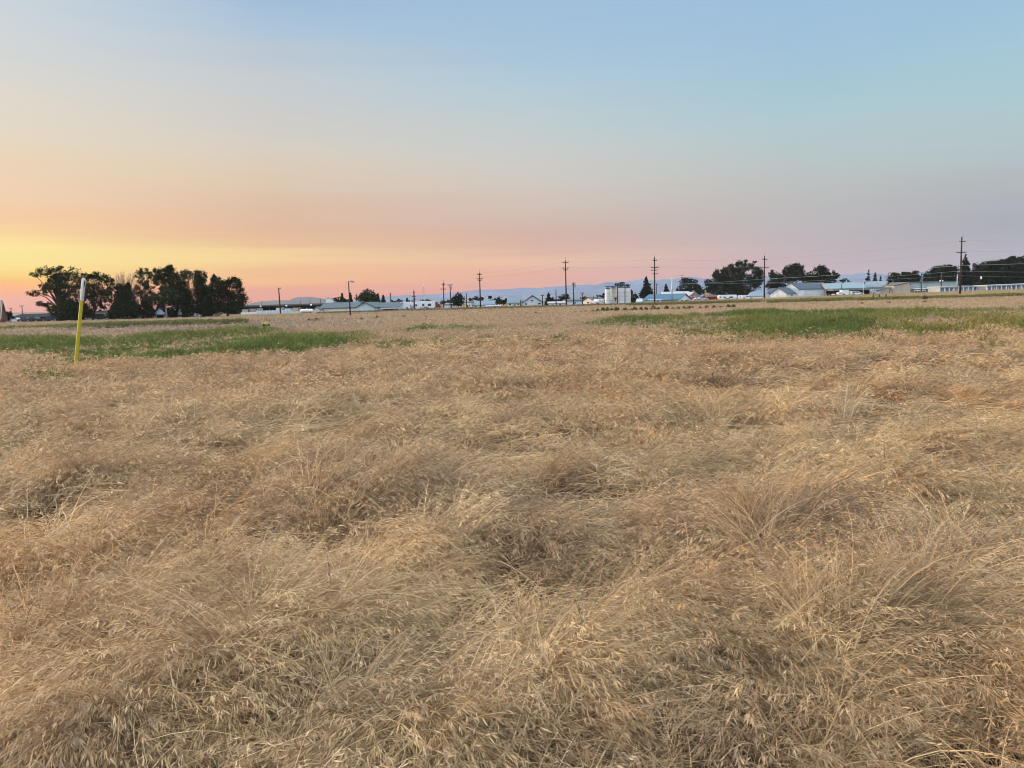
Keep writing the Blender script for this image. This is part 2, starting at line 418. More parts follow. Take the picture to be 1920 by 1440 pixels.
def flow(x, y):
    """which way the flattened straw lies"""
    return R(12) + (fbm(x * .75 + 2, y * 1.1 + 5, 101, 2) - .5) * 5.0 + (vn(x * 2.9, y * 3.8, 102) - .5) * 3.2
def upright(x, y):
    """0 where the grass is laid flat, 1 where it stands with its heads"""
    px = PXof(x, y)
    edge = interp(px, [-200, 0, 300, 500, 700, 850, 1000, 1400, 1900, 2200], [9.2, 9.0, 8.6, 9.2, 10.2, 12.5, 14, 15, 16, 17]) + (fbm(x * .5, y * .4, 111, 2) - .5) * 5
    a = sstep(-.8, .8, y - edge)
    b = sstep(.50, .72, fbm(x * .55 + 31, y * .75, 115, 2)) * .7
    near = sstep(.2, .7, x - .05) * (1 - sstep(3.4, 4.6, y + (vn(x * 1.3, y * 1.3, 9) - .5) * 1.4))
    near = np.maximum(near, (1 - sstep(2.3, 2.9, y)) * .6)
    return np.clip(np.maximum(np.maximum(a, b), np.maximum(near * .9, np.maximum(np.clip(mound(x, y) * 6, 0, .9), tuft(x, y) * .55))), 0, 1)
def tint(x, y, n):
    """colour drifts: straw, pinkish tan, rusty, grey green"""
    a = fbm(x * .5 + 11, y * .7, 121, 3); b = fbm(x * .9 + 41, y * 1.2, 122, 3); c = fbm(x * .7 + 77, y * .9, 123, 3)
    u = upright(x, y)
    wts = np.stack((.55 + 0 * a, .5 + u * .4, sstep(.52, .66, a) * 1.6 + u * .25 + .08, sstep(.52, .68, b) * (1 - u) * 1.8 + .12, sstep(.54, .7, c) * 1.3 + .12, .25 + .3 * (1 - u), .2 + .4 * sstep(8, 16, y)), -1)
    cum = np.cumsum(wts / wts.sum(-1, keepdims=True), -1)
    k = (RNG.random(n)[:, None] > cum).sum(-1).clip(0, 6)
    mean = (wts[..., None] * PAL[None]).sum(1) / wts.sum(-1)[:, None]
    return (PAL[k] * .55 + mean * .45) * (.8 + .4 * RNG.random((n, 1)))

def grass_zone(S, y0, y1, ncl, per, wid, K, M, hl, hw, Lm, headfrac, pw=1., crad=.14):
    cx, cy_ = scatter(ncl, y0, y1, pw)
    # gaps where the darkened soil and old litter show between the drifts
    hole = fbm(cx * 1.25 + 7, cy_ * 1.9 + 3, 205, 3) - mound(cx, cy_) * .8 - tuft(cx, cy_) * .12 + .03
    keep = RNG.random(ncl) > np.maximum(sstep(.45, .60, hole) * .90, green_mask(cx, cy_) * .92 * (cy_ > 15))
    cx, cy_ = cx[keep], cy_[keep]; ncl = len(cx)
    U = upright(cx, cy_); fl = flow(cx, cy_) + RNG.normal(size=ncl) * .75
    th_c = np.where(RNG.random(ncl) < U, R(12) + RNG.random(ncl) * (R(38) - R(14) * sstep(7, 12, cy_)), R(72) + RNG.random(ncl) * R(20))
    lift = RNG.random(ncl) ** 1.4 * .13
    Lc = Lm * (.75 + .5 * RNG.random(ncl))
    cc = tint(cx, cy_, ncl)
    dark_old = (RNG.random(ncl) < .37) & (th_c > R(60))          # last year's straw: grey brown, pressed flat underneath; darkened to paint shade into the gaps
    lift = np.where(dark_old, .015, lift + .012); th_c = np.where(dark_old, R(84), th_c)
    cc = np.where(dark_old[:, None], np.array([.15, .10, .062]) * (.7 + .6 * RNG.random((ncl, 1))), cc)
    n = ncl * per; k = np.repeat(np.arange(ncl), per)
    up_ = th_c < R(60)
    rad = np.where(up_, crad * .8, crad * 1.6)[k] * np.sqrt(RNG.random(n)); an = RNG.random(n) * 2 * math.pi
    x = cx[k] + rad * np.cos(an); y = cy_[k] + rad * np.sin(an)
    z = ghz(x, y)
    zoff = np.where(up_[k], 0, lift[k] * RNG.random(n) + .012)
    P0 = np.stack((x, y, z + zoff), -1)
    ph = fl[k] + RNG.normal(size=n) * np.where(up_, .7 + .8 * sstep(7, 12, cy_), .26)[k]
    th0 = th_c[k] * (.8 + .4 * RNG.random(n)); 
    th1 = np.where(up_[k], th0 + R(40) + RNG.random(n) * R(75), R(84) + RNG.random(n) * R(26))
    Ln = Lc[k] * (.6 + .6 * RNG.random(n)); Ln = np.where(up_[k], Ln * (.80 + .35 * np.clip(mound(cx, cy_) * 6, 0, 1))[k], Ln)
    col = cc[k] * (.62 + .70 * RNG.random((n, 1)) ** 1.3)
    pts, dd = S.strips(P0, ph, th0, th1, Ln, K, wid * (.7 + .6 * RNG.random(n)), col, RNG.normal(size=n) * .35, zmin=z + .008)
    hf = np.where(up_[k], headfrac, headfrac * .30) * np.where(dark_old[k], 0, 1)
    h = RNG.random(n) < hf
    hc = col[h] * .62 + np.array([.50, .36, .22]) * .38
    S.heads(pts[h], dd[h], M, hl, hw, hc, .65, .36)

S = Strips()
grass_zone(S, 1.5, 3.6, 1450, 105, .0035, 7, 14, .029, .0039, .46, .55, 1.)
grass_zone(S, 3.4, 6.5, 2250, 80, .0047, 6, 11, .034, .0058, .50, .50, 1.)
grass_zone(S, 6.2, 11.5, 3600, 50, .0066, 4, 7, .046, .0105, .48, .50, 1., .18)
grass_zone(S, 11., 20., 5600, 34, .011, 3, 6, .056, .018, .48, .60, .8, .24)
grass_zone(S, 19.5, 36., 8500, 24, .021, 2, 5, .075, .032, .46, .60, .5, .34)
# long stray stalks that stick out of the mat
for (y0, y1, n, wd) in ((1.6, 3.5, 260, .003), (3.4, 7, 420, .0045), (7, 14, 500, .007)):
    x, y = scatter(n, y0, y1); z = ghz(x, y)
    th = R(40) + RNG.random(n) * R(42)
    Pz = np.stack((x, y, z + .02), -1); c = PAL[RNG.integers(0, 6, n)] * (1.0 + .25 * RNG.random((n, 1)))
    pt, dd = S.strips(Pz, flow(x, y) + RNG.normal(size=n) * 1.0, th, th + R(10) + RNG.random(n) * R(40), .42 + .35 * RNG.random(n), 6, np.full(n, wd), c, RNG.normal(size=n) * .5)
    h = RNG.random(n) < .5
    S.heads(pt[h], dd[h], 5, .04, .005 if y0 < 3 else .008, c[h], .8, .3, .75)
# dark dead weed stalks standing here and there
for (y0, y1, n, wd) in ((1.9, 5, 22, .0028), (5, 16, 30, .005)):
    x, y = scatter(n, y0, y1); z = ghz(x, y); th = RNG.random(n) * R(30)
    pt, dd = S.strips(np.stack((x, y, z), -1), RNG.random(n) * 6.28, th, th + R(12), .30 + .32 * RNG.random(n), 5, np.full(n, wd), np.array([.13, .085, .06]) * (.7 + .6 * RNG.random((n, 1))), RNG.normal(size=n) * .4, tip=.5)
    S.heads(pt, dd, 7, .035, .006 if y0 < 3 else .011, np.tile([.17, .115, .085], (n, 1)), -.1, .8, .5)
# sheaves of long bright straw lying over the top, each its own way
for (y0, y1, nc, per, wd) in ((1.7, 4.2, 150, 16, .0034), (4.2, 8, 260, 15, .0052), (8, 13, 220, 12, .008)):
    cx, cy_ = scatter(nc, y0, y1); k = np.repeat(np.arange(nc), per); n = nc * per
    a = flow(cx, cy_) + RNG.normal(size=nc) * .9; t = RNG.normal(size=n) * .10; q = RNG.random(n) * .25
    x = cx[k] + np.cos(a[k] + 1.57) * t - np.cos(a[k]) * q; y = cy_[k] + np.sin(a[k] + 1.57) * t - np.sin(a[k]) * q
    z = ghz(x, y) + .04 + .08 * RNG.random(n)
    th = R(70) + RNG.random(n) * R(18); c = PAL[np.array([0, 1, 5, 5, 2])[RNG.integers(0, 5, nc)]][k] * (.8 + .4 * RNG.random((n, 1)))
    pt, dd = S.strips(np.stack((x, y, z), -1), a[k] + RNG.normal(size=n) * .16, th, th + R(8) + RNG.random(n) * R(22), .28 + .34 * RNG.random(n), 5, wd * (.7 + .6 * RNG.random(n)), c, RNG.normal(size=n) * .25, tip=.5)
    h = RNG.random(n) < .25
    S.heads(pt[h], dd[h], 7, .034, wd * 1.4, c[h], .6, .35)
# bits of broken straw lying about
for (y0, y1, n, wd) in ((1.6, 4, 15000, .0026), (4, 9, 15000, .0048)):
    x, y = scatter(n, y0, y1); z = ghz(x, y) + .03 + .09 * RNG.random(n)
    th = R(78) + RNG.random(n) * R(22)
    S.strips(np.stack((x, y, z), -1), RNG.random(n) * 6.28, th, th, .05 + .16 * RNG.random(n), 1, np.full(n, wd), PAL[RNG.integers(0, 7, n)] * (.8 + .5 * RNG.random((n, 1))), tip=.9)
gmat = attrmat('dry_grass_blades', .7, .16, .20, 2.0, .25)
o = S.build('dry_grass', gmat)
tag(o, 'dry tan cheatgrass lying in drifts and tufts over the near field', 'dry grass', kind='stuff')

# thin low grass of the middle and far field
S = Strips()
def field_zone(y0, y1, n, wid, Lm, hl, hw, pw=.2):
    x, y = scatter(n, y0, y1, pw, .80, 2)
    dens = (1 - .93 * soil_mask(x, y)) * (1 - .85 * green_mask(x, y)) * (.35 + .9 * fbm(x * .2, y * .06, 131, 3))
    k = RNG.random(n) < dens; x = x[k]; y = y[k]; n = len(x)
    z = ghz(x, y); th = RNG.random(n) * R(40)
    tone = fbm(x * .06, y * .03, 133, 3)[:, None]
    c = (np.array([.40, .285, .19]) * (1 - tone) + np.array([.45, .35, .225]) * tone) * (.75 + .45 * RNG.random((n, 1)))
    pts, dd = S.strips(np.stack((x, y, z), -1), RNG.random(n) * 6.28, th, th + R(40), Lm * (.6 + .7 * RNG.random(n)), 2, wid * (.7 + .6 * RNG.random(n)), c)
    S.heads(pts, dd, 3, hl, hw, c * 1.05, .4, .7, .55)
field_zone(28, 46, 50000, .022, .40, .08, .035, .3)
field_zone(44, 80, 60000, .045, .28, .12, .06, .3)
field_zone(78, 215, 70000, .10, .15, .12, .10, .0)
o = S.build('field_grass', attrmat('field_grass_blades', .8, .3, .15, .5, .15))
tag(o, 'thin pinkish dry grass covering the far field', 'field grass', kind='stuff')

# green weeds
S = Strips()
def green_zone(n, y0, y1):
    x, y = scatter(n, y0, y1, .1, .80, 2)
    g = green_mask(x, y); k = RNG.random(n) < g; x = x[k]; y = y[k]; g = g[k]; n = len(x)
    z = ghz(x, y); lush = fbm(x * .25, y * .12, 141, 3)
    h = (.14 + .46 * sstep(.25, .75, lush)) * (.6 + .4 * g)
    yel = sstep(.42, .66, fbm(x * .18 + 5, y * .1, 143, 3)) * .8
    px = PXof(x, y); yel = np.clip(yel + .35 * (px > 1640), 0, 1)[:, None]
    c0 = (np.array([.105, .138, .034]) * (1 - yel) + np.array([.20, .18, .048]) * yel) * (.6 + .75 * RNG.random((n, 1)))
    per = 5
    I = np.repeat(np.arange(n), per); m = n * per
    ph = RNG.random(m) * 6.28; rad = .10 * np.sqrt(RNG.random(m))
    Pz = np.stack((x[I] + rad * np.cos(ph), y[I] + rad * np.sin(ph), z[I]), -1)
    th = RNG.random(m) * R(32)
    c = c0[I] * (.8 + .4 * RNG.random((m, 1)))
    pts, dd = S.strips(Pz, ph, th, th + RNG.random(m) * R(35), h[I] * (.6 + .6 * RNG.random(m)), 2, .018 * (.7 + .6 * RNG.random(m)) * (y[I] / 30), c)
    S.heads(pts, dd, 4, .11, .024, c * 1.12, -.25, .6, .35)
green_zone(62000, 15.5, 56)
o = S.build('green_weeds', attrmat('green_weed_leaves', .6, .3, .2, .8, .25))
tag(o, 'bright green weeds in two long patches across the field', 'weeds', kind='stuff')

# low weed cover along the far edge of the field
S = Strips()
def strip_weeds(n, pxa, pxb, ya, yb, hgt, ca, cb, thr=.40, seed=151):
    px = pxa + RNG.random(n) * (pxb - pxa); y = ya + RNG.random(n) * (yb - ya); x = (px - 960) / F * y
    k = fbm(x * .12, y * .10, seed, 3) > thr - .15 * RNG.random(n); x = x[k]; y = y[k]; n = len(x); z = ghz(x, y)
    hh = hgt * (.4 + 1.1 * fbm(x * .25, y * .2, seed + 3, 3)); t = RNG.random((n, 1))
    c = (np.array(ca) * t + np.array(cb) * (1 - t)) * (.7 + .6 * RNG.random((n, 1))); th = RNG.random(n) * R(30)
    pts, dd = S.strips(np.stack((x, y, z), -1), RNG.random(n) * 6.28, th, th + R(30), hh, 2, .0009 * y * (.7 + .6 * RNG.random(n)), c)
    S.heads(pts, dd, 5, .20, .08, c * 1.05, 0., .8, .2)
strip_weeds(2400, -60, 250, 69, 78, .40, (.10, .125, .04), (.17, .16, .07), .47)
strip_weeds(2000, 200, 470, 77, 86, .40, (.10, .125, .04), (.17, .16, .07), .50)
strip_weeds(7000, 600, 1330, 158, 200, .20, (.085, .085, .04), (.20, .16, .085), .44, 161)
strip_weeds(6000, 1440, 2000, 126, 142, .42, (.11, .125, .035), (.19, .18, .07), .36, 172)
strip_weeds(9000, 1180, 1600, 142, 165, .38, (.10, .105, .035), (.18, .16, .07), .40, 171)
strip_weeds(16000, 1240, 2000, 150, 212, .26, (.42, .34, .19), (.34, .27, .15), .30, 181)
strip_weeds(6000, -60, 620, 88, 142, .16, (.36, .27, .17), (.40, .31, .2), .40, 191)
o = S.build('verge_weeds', attrmat('verge_weed_leaves', .75, .25, .15, .3, .15))
tag(o, 'dark green weeds and pale grass along the far edge of the field', 'weeds', kind='stuff')
# ------------------------------------------------------------------ trees
LEAF = attrmat('leaves', .8, .14, .25, .8, .04)
BARK = mat('bark', (.075, .058, .045), .95, .3, 3)
PALEBARK = mat('pale_bark', (.34, .30, .26), .9, .2, 3)
TWIG = mat('bare_twigs', (.36, .25, .19), .9, .2, 3)
def leaf_cloud(P0, n, size, col, var=.5, up=0.):
    D = RNG.normal(size=(n, 3)); D[:, 2] += up; D /= np.linalg.norm(D, axis=1)[:, None] + 1e-9
    E = np.cross(D, RNG.normal(size=(n, 3))); E /= np.linalg.norm(E, axis=1)[:, None] + 1e-9
    s = size * (.55 + .9 * RNG.random(n))
    V = np.stack((P0 - D * s[:, None] * .6, P0 - E * s[:, None] * .34, P0 + D * s[:, None] * .6, P0 + E * s[:, None] * .34), 1)
    c = np.asarray(col) * (1 - var + 2 * var * RNG.random((n, 1)))
    c = c * (1 + .25 * RNG.normal(size=(n, 1)) * np.array([1, .3, .2])).clip(.5, 1.6)
    return V.reshape(-1, 3), np.arange(n * 4).reshape(-1, 4), np.repeat(c, 4, 0)
def tree(name, label, Y, lobes, base, group, cat='tree', col=(.017, .026, .009), dens=1., size=1., bark=None, trunk=.16, fork=.45, seed=0, var=.5, sink=.0):
    """lobes (px, py, rx, ry in photo pixels) give the outline at distance Y; trunk and limbs run to them"""
    rnd = random.Random(hash((len(lobes), base[0], Y, seed)) & 0xffff)
    bx = wx(base[0], Y, base[1]); bz = gz(bx, Y) - .05
    t = empty(name, (bx, Y, bz), label, cat, group)
    k = Y / F; V = []; C = []; nv = 0; cents = []; lobes = [(a, b_, c_ * 1.12 + .6, d_ * 1.12 + .6) for a, b_, c_, d_ in lobes]
    for (cx, cy, rx, ry) in lobes:
        c = P(cx, cy, Y); rx *= k; ry *= k; rd = (rx + ry) * .55
        dy = rnd.uniform(-.9, .9) * min(2.2, 1.2 * rd)
        c = Vector((c.x - bx, dy, max(c.z - bz, ry * .7 + .1))); cents.append((c, rx, ry))
        ls = .0016 * Y * size + .04
        n = int(dens * 5.2 * (rx * ry + ry * rd + rx * rd) / (ls * ls) * 1.5) + 20
        # sub clumps inside the lobe give the uneven outline and the gaps
        m = max(4, int(n / 26)); q = RNG.normal(size=(m, 3)); q /= np.linalg.norm(q, axis=1)[:, None]
        q *= (.45 + .55 * RNG.random((m, 1)) ** .5)
        g = RNG.integers(0, m, n)
        p = q[g] * .88 + RNG.normal(size=(n, 3)) * .21
        p = p * np.array([rx, rd, ry]) + np.array(c)
        tone = (.5 + 1.1 * RNG.random(m) ** 1.5)[g][:, None]
        v, _, cc = leaf_cloud(p, n, ls, col, var)
        V.append(v); C.append(cc * np.repeat(tone, 4, 0)); nv += n
    V = np.vstack(V); V[:, 2] = np.maximum(V[:, 2], .03)
    npmesh('crown', V, np.arange(nv * 4).reshape(-1, 4), LEAF, t, np.vstack(C))
    zt = max(c.z for c, _, _ in cents); zl = min(c.z - ry for c, _, ry in cents)
    mx = sum(c.x for c, _, _ in cents) / len(cents)
    hf = max(zl + .3, zt * fork * .55)
    tb = MB(); r = trunk * (.6 + zt / 14)
    fp = Vector((mx * .35, 0, hf))
    tb.tube([(0, 0, 0), Vector((mx * .1, 0, hf * .5)), fp], [r * 1.25, r, r * .85], 8)
    for c, rx, ry in cents:
        m1 = fp.lerp(c, .5) + Vector((0, 0, .12 * (c - fp).length))
        tb.tube([fp - Vector((0, 0, .1)), m1, c + Vector((0, 0, ry * .3))], [r * .55, r * .32, r * .10], 5)
    tb.build('trunk', bark or BARK, t, True)
    return t
def conifer(label, Y, px, pt, pb, hw, group, col=(.015, .020, .011), name='conifer_tree', dens=1., cat='conifer', gap=.0):
    bx = wx(px, Y, pb); bz = gz(bx, Y) - .05
    t = empty(name, (bx, Y, bz), label, cat, group)
    H = wz(px, pt, Y) - bz; k = Y / F; Rm = hw * k
    lowz = max(.06, (wz(px, pb, Y) - bz) / H) if pb < 900 else .06
    V = []; C = []; nv = 0; ls = .0021 * Y + .03
    z = .0
    tiers = max(11, int(H / (.0036 * Y)))
    for i in range(tiers):
        f = i / (tiers - 1); zz = lowz * H * .6 + (H * .985 - lowz * H * .6) * f
        rad = Rm * ((1 - f) ** .82) * (.82 + .3 * random.random()) + .05 * Rm
        nb = max(6, int(11 * (1 - f) + 6))
        for b in range(nb):
            a = (b + random.random() * .8) / nb * 6.283; rr_ = rad * (.7 + .45 * random.random())
            if random.random() < gap: continue
            n = max(4, int(dens * 13 * rr_ / ls * .9))
            s = np.sqrt(RNG.random(n)) * rr_
            p = np.stack((np.cos(a) * s, np.sin(a) * s, zz + random.uniform(-.5, .5) * H / tiers - .42 * s * (1 - .4 * f) + .10 * s * s / max(rr_, .1)), -1) + RNG.normal(size=(n, 3)) * np.array([.18, .18, .16]) * (rr_ * .8 + .2)
            v, _, cc = leaf_cloud(p, n, ls * .95, col, .45); V.append(v); C.append(cc); nv += n
    V = np.vstack(V); V[:, 2] = np.maximum(V[:, 2], .03)
    npmesh('crown', V, np.arange(nv * 4).reshape(-1, 4), LEAF, t, np.vstack(C))
    tb = MB(); tb.tube([(0, 0, 0), (0, 0, H * .55), (0, 0, H)], [H * .022 + .05, H * .012 + .03, .015], 8); tb.build('trunk', BARK, t, True)
    return t

GL = 'trees round the farmstead'
# spreading cottonwood, open to the sky
tree('cottonwood_tree', 'tall spreading open-crowned tree nearest the left edge, limbs showing against the sunset', 150,
     [(69,516,6,5),(87,510,11,8),(108,509,13,7),(119,505,6,5),(134,511,11,8),(96,520,9,6),(76,536,9,5),(62,550,11,5),(99,531,9,7),(112,540,11,7),(88,542,10,6),(135,524,10,9),(138,540,13,9),(82,551,6,3),(74,569,10,4),(88,571,8,4),(95,578,6,4),(105,526,13,9),(118,522,11,9),(121,532,11,9),(100,545,9,6),(112,552,8,6),(125,552,8,7),(144,549,10,9),(128,562,9,7)],
     (118, 602), GL, dens=.8, size=.82, trunk=.24, fork=.30)
tree('shrub_tree', 'dense dark round shrub under the spreading tree, just left of the yellow post', 146,
     [(122,575,14,12),(140,574,16,12),(125,590,15,11),(150,585,14,14),(110,583,8,9),(160,581,8,12),(136,592,16,9)], (135, 602), GL, dens=1.6, trunk=.1)
tree('broadleaf_tree', 'round-topped tree with a bare reddish trunk, right behind the yellow post', 149,
     [(160,518,8,6),(171,516,8,5),(178,519,9,7),(163,535,12,12),(195,524,12,8),(205,534,7,11),(184,542,15,13),(200,555,9,10),(180,560,11,11),(164,556,9,11),(196,570,6,7),(186,578,5,5),(207,550,4,9)],
     (174, 600), GL, dens=.95, trunk=.17, fork=.4)
tree('shrub_tree', 'wide dark bushy tree below the bare twigs', 147,
     [(232,545,11,9),(225,560,16,13),(245,560,13,15),(215,578,14,13),(240,582,20,14),(209,590,9,8),(222,537,5,6),(256,580,10,14),(238,537,5,6)], (230, 600), GL, dens=1.6, trunk=.12)
tree('broadleaf_tree', 'narrow tall tree full of sky gaps, between the bare twigs and the tallest tree', 151,
     [(270,508,7,6),(261,515,8,7),(280,517,7,7),(268,529,10,7),(261,545,7,9),(281,540,8,7),(286,552,8,7),(272,560,8,6),(265,553,9,7),(290,563,8,6),(273,536,6,8)],
     (275, 600), GL, dens=.75, size=.9, trunk=.16, fork=.4)
tree('broadleaf_tree', 'tallest dark tree of the farmstead, behind the pale-trunked one', 154,
     [(315,510,13,7),(322,503,8,5),(295,513,8,6),(300,525,9,9),(321,520,17,11),(345,515,11,8),(338,530,15,13),(305,543,9,7),(350,545,11,14),(330,555,13,11),(345,570,16,13),(350,585,14,10),(320,540,13,9)],
     (335, 600), GL, dens=1.4, trunk=.22)
tree('young_tree', 'smaller green tree with a pale leaning trunk before the white house', 145.5,
     [(315,545,15,8),(304,555,14,8),(325,558,12,8),(290,557,9,5),(318,565,12,7),(306,564,9,6)], (313, 600), GL, col=(.030, .044, .016), bark=PALEBARK, trunk=.17, fork=.75, dens=1.3)
tree('poplar_tree', 'spiky upright dark tree right of the white house', 150,
     [(372,515,6,7),(369,528,8,11),(383,519,5,9),(381,535,7,11),(370,553,13,15),(364,576,15,13),(384,570,9,14),(376,541,10,12),(355,560,8,16),(389,553,5,14)], (372, 600), GL, dens=1.6, trunk=.16, size=.85)
tree('broadleaf_tree', 'rounded dark tree at the right end of the farmstead', 146,
     [(402,525,7,7),(399,540,12,11),(420,534,14,9),(437,530,11,9),(446,541,7,7),(415,555,20,14),(438,562,17,14),(400,573,13,11),(430,577,19,9),(391,566,7,12),(448,572,9,9),(404,518,3,4)], (428, 599), GL, dens=1.6, trunk=.2, fork=.3)
tree('shrub', 'dark brush along the parked cars under the farmstead trees', 149.5,
     [(268,583,16,13),(282,586,10,11),(252,588,12,10),(298,573,8,5),(276,572,9,8),(322,584,9,9),(326,592,6,6),(240,590,10,9)], (270, 600), GL, cat='shrub', dens=1.6, trunk=.06)
tree('shrub', 'dark brush at the foot of the spiky tree', 148.5, [(358,586,12,10),(380,586,14,11),(396,582,8,12),(350,592,6,6),(408,580,7,5)], (378, 600), GL, cat='shrub', dens=1.6, trunk=.06)
tree('shrub', 'dark bush beside the steep blue-roofed cabin', 143, [(15,588,4,5),(12,594,4,7),(19,594,3,5)], (15, 603), GL, cat='shrub', dens=1.45, trunk=.05)
# bare tree
bxx = wx(233, 152, 590); t = empty('bare_tree', (bxx, 152, 0), 'leafless tree with pinkish twigs fanning above the dark bushes', 'tree', GL)
tb = MB(); rnd = random.Random(5)
tb.tube([(0, 0, 0), (0, 0, 3.2)], [.2, .15], 7); tb.build('trunk', BARK, t, True)
tb = MB()
for i in range(64):
    px = rnd.uniform(209, 257); py = rnd.uniform(507, 528) + abs(px - 233) * .35
    e = P(px, py, 152); e = Vector((e.x - bxx, rnd.uniform(-1, 1), e.z))
    a = Vector((e.x * .12, e.y * .2, rnd.uniform(2.2, 3.4))); m = a.lerp(e, .5) + Vector((e.x * .10, 0, -.25))
    tb.tube([a, m, e], [.07, .045, .02], 4)
    for _ in range(3):
        f = rnd.uniform(.45, .9); s = m.lerp(e, f); tb.tube([s, s + Vector((rnd.uniform(-.5, .5), rnd.uniform(-.3, .3), rnd.uniform(.3, .9)))], [.032, .014], 3)
tb.build('twigs', TWIG, t)

GC = 'trees behind the town buildings'
conifer('small dark conifer left of the lamp pole, behind the long white building', 240, 642, 551, 566, 6, GC)
tree('broadleaf_tree', 'low dark tree left of the lamp pole above the white building roof', 238, [(632,563,6,4),(650,563,6,4),(638,565,8,4)], (640, 580), GC)
conifer('thin conifer just right of the lamp pole', 238, 658, 550, 568, 4, GC)
tree('broadleaf_tree', 'round green tree rising over the roof of the long white building', 225, [(688,551,11,7),(680,558,10,7),(697,558,10,7),(688,561,14,6),(704,562,6,4)], (688, 582), GC, col=(.03,.042,.016), dens=1.6)
conifer('pointed conifer at the right side of the round green tree', 226, 709, 551, 568, 5, GC)
conifer('lower conifer, second to the right of the round green tree', 228, 719, 554, 568, 5, GC)
tree('broadleaf_tree', 'little dark tree by the end of the long roof', 250, [(739,565,4,3)], (739, 580), GC)
tree('broadleaf_tree', 'brownish thin tree right of the long roof', 250, [(749,566,4,4),(750,570,4,3)], (750, 580), GC, col=(.06,.055,.035))
conifer('slim conifer left of the cross-armed pole by the white trailers', 255, 764, 560, 576, 4, GC)
tree('broadleaf_tree', 'low hazy tree behind the white trailers', 262, [(771,567,6,3),(778,569,5,3)], (773, 580), GC, col=(.05,.05,.035))
tree('broadleaf_tree', 'dark dome-shaped tree at the foot of the thin mast', 245, [(799,566,8,4),(795,569,6,4),(804,569,5,4)], (799, 580), GC, dens=1.6)
tree('broadleaf_tree', 'low tree behind the small white shed, by the two poles', 250, [(834,567,7,3),(845,565,6,4),(850,569,5,3)], (842, 580), GC, col=(.045,.05,.03))
tree('broadleaf_tree', 'dark round tree left of the ornate cream-fronted building', 214, [(859,556,7,6),(854,563,6,6),(865,563,6,6),(859,568,9,5)], (859, 580), GC, dens=1.6)
tree('broadleaf_tree', 'small tree above the left end of the blue roofed shed', 250, [(881,562,4,3),(890,561,4,3)], (884, 580), GC)
tree('broadleaf_tree', 'low spreading tree above the blue roofed shed', 248, [(897,560,7,4),(903,561,5,3)], (898, 580), GC)
tree('broadleaf_tree', 'shrubby tree with a slanting top right of the blue roofed shed', 246, [(919,559,3,4),(924,565,5,4)], (922, 580), GC)
tree('broadleaf_tree', 'round dark tree between the blue roofed shed and the white house', 240, [(934,563,8,4),(930,567,8,4),(941,566,6,4),(950,563,4,3)], (936, 580), GC, dens=1.6)
conifer('conifer right of the blue-white barn', 242, 1029, 550, 572, 7, GC)
tree('broadleaf_tree', 'low dark tree beside the conifer right of the barn', 244, [(1038,562,4,4),(1033,565,5,3)], (1037, 578), GC)
tree('broadleaf_tree', 'flat-topped dark tree behind the second tall line pole', 246, [(1055,557,9,4),(1063,559,5,4),(1050,562,5,4),(1058,562,8,3)], (1056, 578), GC)
tree('broadleaf_tree', 'tiny dark tree over the grey house roof', 260, [(1093,559,5,2)], (1093, 575), GC)
tree('broadleaf_tree', 'small tree just left of the silos', 262, [(1124,556,3,2),(1131,555,4,3)], (1129, 575), GC)
tree('poplar_tree', 'narrow dark tree close against the right side of the silos', 250, [(1184,550,3,6),(1185,558,4,7),(1190,558,4,5),(1193,562,4,4),(1187,564,6,4)], (1187, 572), GC, dens=1.6)
conifer('big dark conifer between the silos and the pole with four arms', 246, 1212, 519, 566, 14, GC, dens=1.6)
conifer('small conifer behind the bright blue roof', 262, 1249, 534, 566, 8, GC, dens=1.6)
tree('broadleaf_tree', 'dark tree behind the street lamp with the long arm', 262, [(1283,528,9,6),(1297,530,12,8),(1309,537,7,6),(1285,540,11,8),(1300,545,16,7),(1275,545,5,3),(1313,548,6,6),(1294,553,16,5)], (1295, 566), GC, dens=1.1)
tree('broadleaf_tree', 'huge broad tree mass left of the leaning-top line pole', 268, [(1345,515,8,8),(1360,507,9,6),(1352,525,15,13),(1371,502,7,6),(1386,496,6,6),(1398,490,3,3),(1405,500,11,7),(1416,510,9,8),(1385,513,14,11),(1370,530,17,13),(1400,530,17,13),(1420,524,9,13),(1336,538,10,11),(1360,548,20,8),(1390,548,20,8),(1414,492,3,2),(1331,530,6,6)], (1378, 566), GC, dens=1.45, trunk=.3)
tree('broadleaf_tree', 'dark tree with a ragged crown behind the white gabled barn', 276, [(1455,524,11,11),(1471,509,7,7),(1486,501,11,6),(1495,510,10,8),(1500,501,4,4),(1480,519,17,10),(1505,515,6,9),(1514,521,9,9),(1450,515,5,7),(1446,535,8,8),(1460,536,12,8)], (1478, 562), GC, dens=1.45, trunk=.28)
tree('broadleaf_tree', 'dark tree over the right end of the long white barn', 272, [(1540,503,7,5),(1535,511,11,8),(1550,512,7,7),(1561,516,6,6),(1540,523,15,9),(1556,527,7,7),(1525,524,11,8),(1515,528,10,7),(1567,518,4,4)], (1540, 560), GC, dens=1.45, trunk=.24)
tree('broadleaf_tree', 'low tree far behind the pale blue roof', 320, [(1576,526,5,3),(1586,526,6,3)], (1582, 556), GC)
conifer('two-tiered conifer behind the sky-blue roof', 275, 1627, 507, 556, 8, GC, gap=.35)
conifer('lower conifer at the side of the two-tiered one', 276, 1640, 513, 556, 7, GC, gap=.2)
conifer('shortest of the three conifers over the sky-blue roof', 277, 1650, 519, 556, 5, GC, gap=.2)
